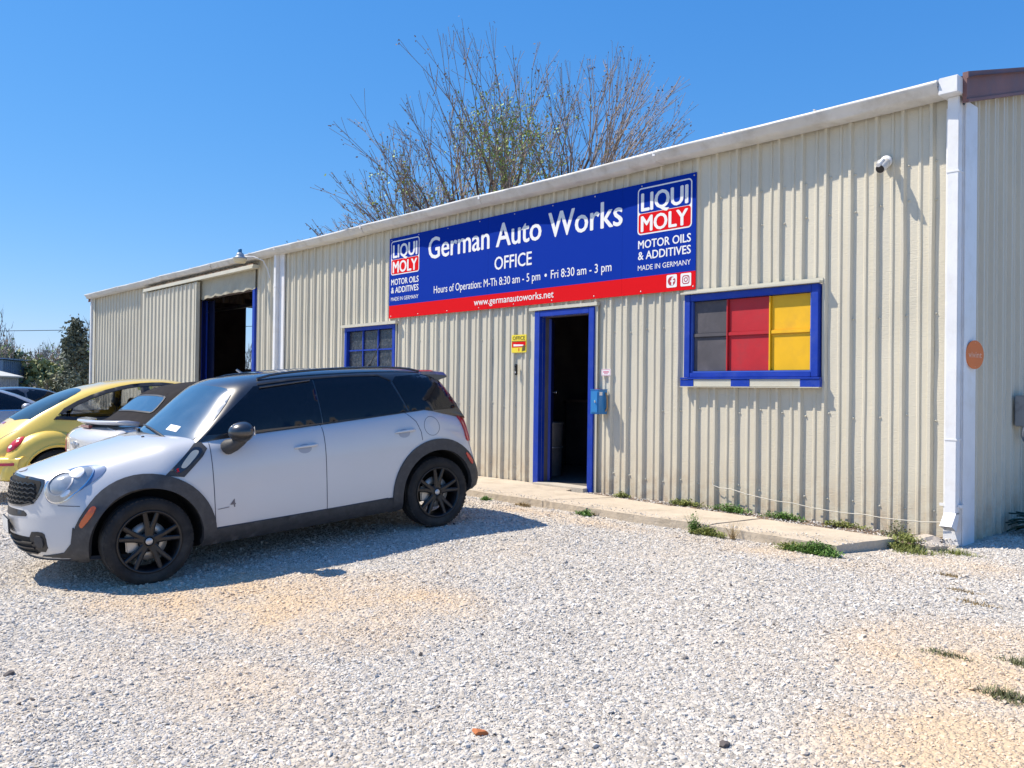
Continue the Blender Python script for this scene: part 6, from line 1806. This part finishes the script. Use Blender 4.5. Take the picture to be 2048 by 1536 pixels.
def tubes_np(segs, nsides, rmin=0.0):
    P0 = np.array([s[0] for s in segs]); P1 = np.array([s[1] for s in segs]); r0 = np.maximum(np.array([s[2] for s in segs]), rmin); r1 = np.maximum(np.array([s[3] for s in segs]), rmin)
    D = P1 - P0; D /= np.linalg.norm(D, axis=1)[:, None] + 1e-9
    A = np.cross(D, np.array([.31, .52, .79])); A /= np.linalg.norm(A, axis=1)[:, None]; B = np.cross(D, A)
    V_ = []
    for P_, r_ in ((P0, r0), (P1 + D * r1[:, None] * .3, r1)):
        for k in range(nsides):
            a_ = 2 * math.pi * k / nsides; V_.append(P_ + (A * math.cos(a_) + B * math.sin(a_)) * r_[:, None])
    V_ = np.stack(V_, 1).reshape(-1, 3); n_ = len(segs); base = (np.arange(n_) * nsides * 2)[:, None]
    F_ = []
    for k in range(nsides): F_.append(base + np.array([[k, (k + 1) % nsides, nsides + (k + 1) % nsides, nsides + k]]))
    return V_, np.stack(F_, 1).reshape(-1, 4)
def np_obj(name, V_, F_, m, parent, smooth=False):
    me = bpy.data.meshes.new(name); me.vertices.add(len(V_)); me.vertices.foreach_set('co', V_.astype(np.float32).ravel())
    k = F_.shape[1]; me.loops.add(len(F_) * k); me.loops.foreach_set('vertex_index', F_.astype(np.int32).ravel())
    me.polygons.add(len(F_)); me.polygons.foreach_set('loop_start', np.arange(len(F_), dtype=np.int32) * k); me.polygons.foreach_set('loop_total', np.full(len(F_), k, dtype=np.int32))
    me.materials.append(m); me.update(calc_edges=True); me.validate()
    return link(bpy.data.objects.new(name, me), parent)
def leaves_np(pts, size, rg_, stretch=1.6):
    n_ = len(pts); d = rg_.normal(size=(n_, 3)); d /= np.linalg.norm(d, axis=1)[:, None]; e = np.cross(d, rg_.normal(size=(n_, 3))); e /= np.linalg.norm(e, axis=1)[:, None] + 1e-9
    s = size * rg_.uniform(.5, 1.3, n_)[:, None]
    V_ = np.stack([pts, pts + d * s * stretch * .5 + e * s * .5, pts + d * s * stretch, pts + d * s * stretch * .5 - e * s * .5], 1).reshape(-1, 3)
    return V_, (np.arange(n_) * 4)[:, None] + np.arange(4)[None]
BUD = mat('fresh_spring_leaf', (.26, .38, .08), .6, noise=(3, .4))
BUDD = mat('reddish_bud', (.24, .17, .11), .8)
def bare_tree(name, base, stems, label, maxd, rmin, seed, buds=0, budsize=.05, spread=1.0, up_=.5, group=None, barkm=None, bud_m=None, cat='tree', fork=.75):
    global FORK
    FORK = fork
    t = empty(name, base); tag(t, label, cat, group)
    rg = random.Random(seed); segs, tips = [], []
    for (p0, d, L_, r_) in stems: grow(segs, tips, Vector(p0), Vector(d), L_, r_, 0, rg, spread, up_, maxd)
    thick = [s for s in segs if s[4] <= 1]; thin = [s for s in segs if s[4] > 1]
    V_, F_ = tubes_np(thick, 7); np_obj('trunk', V_, F_, barkm or M['bark'], t)
    V_, F_ = tubes_np(thin, 3, rmin); np_obj('crown', V_, F_, M['twig'], t)
    if buds:
        rg_ = np.random.default_rng(seed); src = np.array([list(s[1]) for s in thin if s[4] >= maxd - 1]); pick = src[rg_.integers(0, len(src), buds)] + rg_.normal(0, .06, (buds, 3))
        V_, F_ = leaves_np(pick, budsize, rg_); np_obj('leaf_buds', V_, F_, bud_m or BUD, t)
    return t, segs
# the big bare tree behind the workshop: several stems fanning out
TB = Vector((-20.2, 12.9, 0)); rt = Vector((.676, .737, 0))      # rt: to the right in the picture
stems = []
rgt = random.Random(5)
for px, py in ((625, 440), (650, 395), (690, 355), (740, 345), (705, 430), (770, 400), (840, 230), (785, 240), (800, 330), (862, 165), (850, 300), (922, 120), (962, 78), (940, 230), (1032, 98), (1000, 220), (1122, 74), (1090, 200), (1165, 140), (1215, 128), (1262, 140), (1200, 260), (1328, 195), (1330, 275), (1270, 300)):
    tx, tz = (px - 1000) / 1680 * 31.0, (782 - py) / 1680 * 31.0 + 1.2
    dep = rgt.uniform(-1.6, 1.6); bx_ = tx * .30 + rgt.uniform(-.2, .2); bz_ = 3.2 + abs(tx) * .12
    p0 = rt * bx_ + Vector((0, 0, bz_)) + Vector((-.73, .68, 0)) * dep * .3
    p1 = rt * tx + Vector((0, 0, tz)) + Vector((-.73, .68, 0)) * dep
    stems.append((p0, p1 - p0, (p1 - p0).length / (2.75 if px > 985 else (2.68 if px < 860 else 3.0)), .030 + .011 * (p1 - p0).length))
bt, bsegs = bare_tree('bare_tree', TB, stems, 'large many stemmed tree just budding behind the workshop roof', 4, .008, 4, buds=4200, budsize=.055, spread=.86, up_=.30, bud_m=BUDD, fork=.52)
mb = MB()
for (p0, d, L_, r_) in stems: mb.tube([Vector((0, 0, -1.0)) + Vector(p0) * .06, Vector((p0[0] * .35, p0[1] * .35, 1.4)), p0], [.14, .11, r_], 7)
mb.build('trunk', M['bark'], bt)
src = np.array([list(s[1]) for s in bsegs if s[4] >= 2]); rg_ = np.random.default_rng(3)
lx_ = src @ np.array([rt.x, rt.y, 0]); wgt = np.exp(-((lx_ - .2) / 1.5) ** 2 - ((src[:, 2] - 9.6) / 1.7) ** 2) + .25 * np.exp(-((lx_ + 3.2) / 1.6) ** 2 - ((src[:, 2] - 8.2) / 1.0) ** 2); wgt /= wgt.sum()
pick = src[rg_.choice(len(src), 4200, p=wgt)] + rg_.normal(0, .10, (4200, 3)); V_, F_ = leaves_np(pick, .07, rg_); np_obj('leaves', V_, F_, BUD, bt)

# thicket, bushes and cedar at the far left
for i, (x, y, h, lab) in enumerate(((-36.5, -2.6, 3.6, 'leafless grey tree above the small shed'), (-38, -.4, 4.1, 'leafless grey tree above the blue container'), (-39.5, 1.6, 4.2, 'leafless grey tree right of the blue container'), (-37.5, 2.6, 3.9, 'leafless grey tree just left of the cedar'), (-41, 4.2, 4.4, 'leafless grey tree half hidden by the workshop corner'), (-42, -4.5, 4.2, 'leafless grey tree at the far left edge of the thicket'))):
    st = []
    rr_ = random.Random(i + 50)
    for k in range(6): st.append(((rr_.uniform(-1.2, 1.2), rr_.uniform(-1.2, 1.2), 0), (rr_.uniform(-.7, .7), rr_.uniform(-.7, .7), 1.3), h * .31, .045))
    bare_tree('leafless_tree', (x, y, gz(x, y)), st, lab, 3, .009, 70 + i, buds=500, budsize=.08, up_=.5, bud_m=BUDD if i % 2 else BUD)
def bush(x, y, rx, rz, n, m, label, size=.16, name='bush', seed=0, m2=None):
    t = empty(name, (x, y, gz(x, y))); tag(t, label, 'bush'); rg_ = np.random.default_rng(seed + 900)
    segs, tips = [], []; rg = random.Random(seed)
    for k in range(7): grow(segs, tips, Vector((rg.uniform(-.4, .4) * rx, rg.uniform(-.4, .4) * rx, 0)), Vector((rg.uniform(-.9, .9), rg.uniform(-.9, .9), 1.1)), rz * .5, .04, 0, rg, 1.0, .3, 2)
    V_, F_ = tubes_np(segs, 4, .008); np_obj('stem', V_, F_, M['twig'], t)
    cl = rg_.normal(size=(40, 3)); cl /= np.linalg.norm(cl, axis=1)[:, None]; cl *= rg_.uniform(.45, 1.0, (40, 1)); cl = cl * np.array([rx, rx, rz * .55]) + np.array([0, 0, rz * .52])
    pts = cl[rg_.integers(0, 40, n)] + rg_.normal(0, .20, (n, 3)) * np.array([rx, rx, rz * .55]) * .75
    pts = pts[pts[:, 2] > 0.03]; V_, F_ = leaves_np(pts, size, rg_, 1.3); np_obj('foliage', V_, F_, m, t)
    return t
LG = mat('light_spring_foliage', (.24, .27, .12), .7, noise=(1.2, .35)); MG = mat('olive_foliage', (.20, .20, .11), .7, noise=(1.2, .35)); BRG = mat('grey_brown_thicket', (.24, .20, .16), .85, noise=(1.0, .35)); CED = mat('cedar_foliage', (.115, .14, .105), .75, noise=(1.5, .4)); DKG = mat('dark_evergreen', (.03, .05, .022), .7, noise=(1.5, .3))
bush(-36.2, 1.9, 1.5, 2.3, 5200, LG, 'pale green bush between the container and the cedar', seed=1)
bush(-38.5, .9, 1.5, 2.2, 4200, BRG, 'brownish bush behind the blue container', seed=2)
bush(-39.6, .3, 1.6, 3.1, 5200, LG, 'pale green bush at the left edge behind the shed', seed=3)
bush(-38.0, .75, .6, 2.6, 2200, DKG, 'small dark evergreen bush above the blue container', seed=4, size=.13)
bush(-31.5, 1.0, 1.1, 1.7, 4200, MG, 'olive bush in front of the cedar', seed=5)
bush(-31.5, 2.6, 1.3, 2.4, 4200, BRG, 'dense brown bush touching the corner of the workshop', seed=6)
bush(-38.5, 3.2, 2.0, 2.7, 4200, BRG, 'grey brown bush behind the cedar', seed=7)
# cedar: cone of drooping sprays
cd = empty('cedar_tree', (-29.65, 1.0, gz(-29.65, 1.0))); tag(cd, 'dark grey green cedar with pointed top beside the workshop corner', 'tree')
rg_ = np.random.default_rng(77); segs = []; pts = []
for k in range(260):
    z = 3.75 * rg_.random() ** .9; rad = (1.0 * (1 - z / 3.85) ** 1.0 + .10) * rg_.uniform(.40, 1.30); a_ = rg_.uniform(0, 6.283)
    e = Vector((math.cos(a_) * rad, math.sin(a_) * rad, z + rad * .28)); s_ = Vector((0, 0, z)); segs.append((s_, e, .014, .005, 2))
    for q in range(24):
        t = rg_.uniform(.35, 1.05); c = s_.lerp(e, t); pts.append((c.x + rg_.normal(0, .075), c.y + rg_.normal(0, .075), c.z + rg_.normal(0, .07)))
V_, F_ = tubes_np([(Vector((0, 0, -.2)), Vector((.03, 0, 2.2)), .09, .05, 0), (Vector((.03, 0, 2.2)), Vector((0, 0, 3.85)), .05, .01, 0)], 8); np_obj('trunk', V_, F_, M['bark'], cd)
V_, F_ = tubes_np(segs, 3, .006); np_obj('branches', V_, F_, M['twig'], cd)
V_, F_ = leaves_np(np.array(pts), .085, rg_, 1.8); np_obj('crown', V_, F_, CED, cd)
# far wood: twiggy grey brown mass seen over everything, also through the workshop
N = 46000; ang = rg_.uniform(R(95), R(200), N); dist = rg_.uniform(62, 78, N)
hgt = 5.6 + 1.3 * np.sin(ang * 23) + .9 * np.sin(ang * 61 + 1) + .7 * np.sin(ang * 131)
z = rg_.random(N) ** .9 * hgt * 1.15
X_ = -3 + dist * np.cos(ang); Y_ = -4 + dist * np.sin(ang)
L_ = rg_.uniform(.3, 1.1, N); d = rg_.normal(0, .35, (N, 3)); d[:, 2] = 1; d /= np.linalg.norm(d, axis=1)[:, None]
w = rg_.uniform(.012, .035, N) + np.where(z < 1.9, .06, 0)
p0 = np.stack([X_, Y_, z - .9], -1); sd = np.stack([-np.sin(ang), np.cos(ang), 0 * ang], -1)
V_ = np.stack([p0 - sd * w[:, None], p0 + sd * w[:, None], p0 + d * L_[:, None]], 1).reshape(-1, 3)
wood = np_obj('far_wood', V_, (np.arange(N) * 3)[:, None] + np.arange(3)[None], mat('far_twigs', (.27, .24, .21), .9, noise=(.3, .3)), None); tag(wood, 'low grey leafless wood along the horizon', 'wood', kind='stuff')
N = 30000; ang = rg_.uniform(R(95), R(200), N); dist = rg_.uniform(60, 74, N); hg = 2.1 + .7 * np.sin(ang * 37) + .5 * np.sin(ang * 90)
pts = np.stack([-3 + dist * np.cos(ang), -4 + dist * np.sin(ang), -.9 + rg_.random(N) * hg], -1); V_, F_ = leaves_np(pts, .30, rg_, 1.2)
und = np_obj('undergrowth', V_, F_, MG, None); tag(und, 'olive undergrowth at the foot of the far wood', 'undergrowth', kind='stuff')

# ------------------------------------------------------------------ sheds and wire
def shed(x, y, w, d, h, rise, rz, wm, rm, label, name='shed', ribs=True):
    t = empty(name, (x, y, gz(x, y)), R(rz)); tag(t, label, 'shed')
    mb = MB()
    n = int(w / .2); 
    mb.prism([(-w / 2, 0), (w / 2, 0), (w / 2, h), (0, h + rise), (-w / 2, h)], -d / 2, d / 2)
    if ribs:
        for k in range(1, n): mb.box(-w / 2 + k * w / n - .02, -w / 2 + k * w / n + .02, -d / 2 - .015, -d / 2 - .0005, .02, h - .03)
        for k in range(1, int(d / .2)): mb.box(w / 2 + .0005, w / 2 + .015, -d / 2 + k * .2 - .02, -d / 2 + k * .2 + .02, .02, h - .03)
    mb.build('wall', wm, t)
    mb = MB(); e = .12
    for s in (1, -1):
        v = [(0, -d / 2 - e, h + rise + .03), (s * (w / 2 + e), -d / 2 - e, h + .03 - rise * e / (w / 2)), (s * (w / 2 + e), d / 2 + e, h + .03 - rise * e / (w / 2)), (0, d / 2 + e, h + rise + .03)]
        v2 = [(a, b, c + .05) for a, b, c in v]; mb.add(v + v2, [(0, 1, 2, 3), (4, 7, 6, 5), (0, 4, 5, 1), (1, 5, 6, 2), (2, 6, 7, 3), (3, 7, 4, 0)])
    mb.build('roof', rm, t)
    mb = MB(); mb.box(-.45, .45, -d / 2 - .04, -d / 2 - .018, 0, min(h - .15, 1.9), bev=.01); dr = mb.build('door', wm, t)
    mb = MB(); mb.box(.30, .34, -d / 2 - .07, -d / 2 - .042, .9, 1.0); mb.build('handle', M['dull_silver'], dr)
    mb = MB(); mb.box(w / 2 - .06, w / 2 + .02, -d / 2 - .02, -d / 2 + .06, 0, h); mb.box(-w / 2 - .02, -w / 2 + .06, -d / 2 - .02, -d / 2 + .06, 0, h); mb.build('corner_trim', rm, t)
shed(-31.95, -1.9, 2.6, 2.2, 1.75, .32, 58, mat('pale_blue_grey_metal', (.34, .40, .47), .5, noise=(2, .1)), mat('cream_roof_metal', (.62, .62, .56), .5), 'small pale grey metal shed with white roof at the far left')
shed(-36.2, -.95, 3.0, 2.4, 2.45, .03, 58, mat('slate_blue_metal', (.11, .19, .30), .5, noise=(2, .12)), mat('slate_blue_roof', (.16, .25, .36), .5), 'blue flat roofed container shed behind the pale one', name='container_shed')
mb = MB(); pts = []
a0 = Vector((-51.5, -17, 3.2)); a1 = Vector((-34, 25, 5.6))
for k in range(33):
    t = k / 32; p = a0.lerp(a1, t); p.z -= 4 * .45 * t * (1 - t); pts.append(p)
mb.tube(pts, .016, 5); o = mb.build('power_line', M['black']); tag(o, 'thin overhead wire crossing the sky at the far left', 'wire')
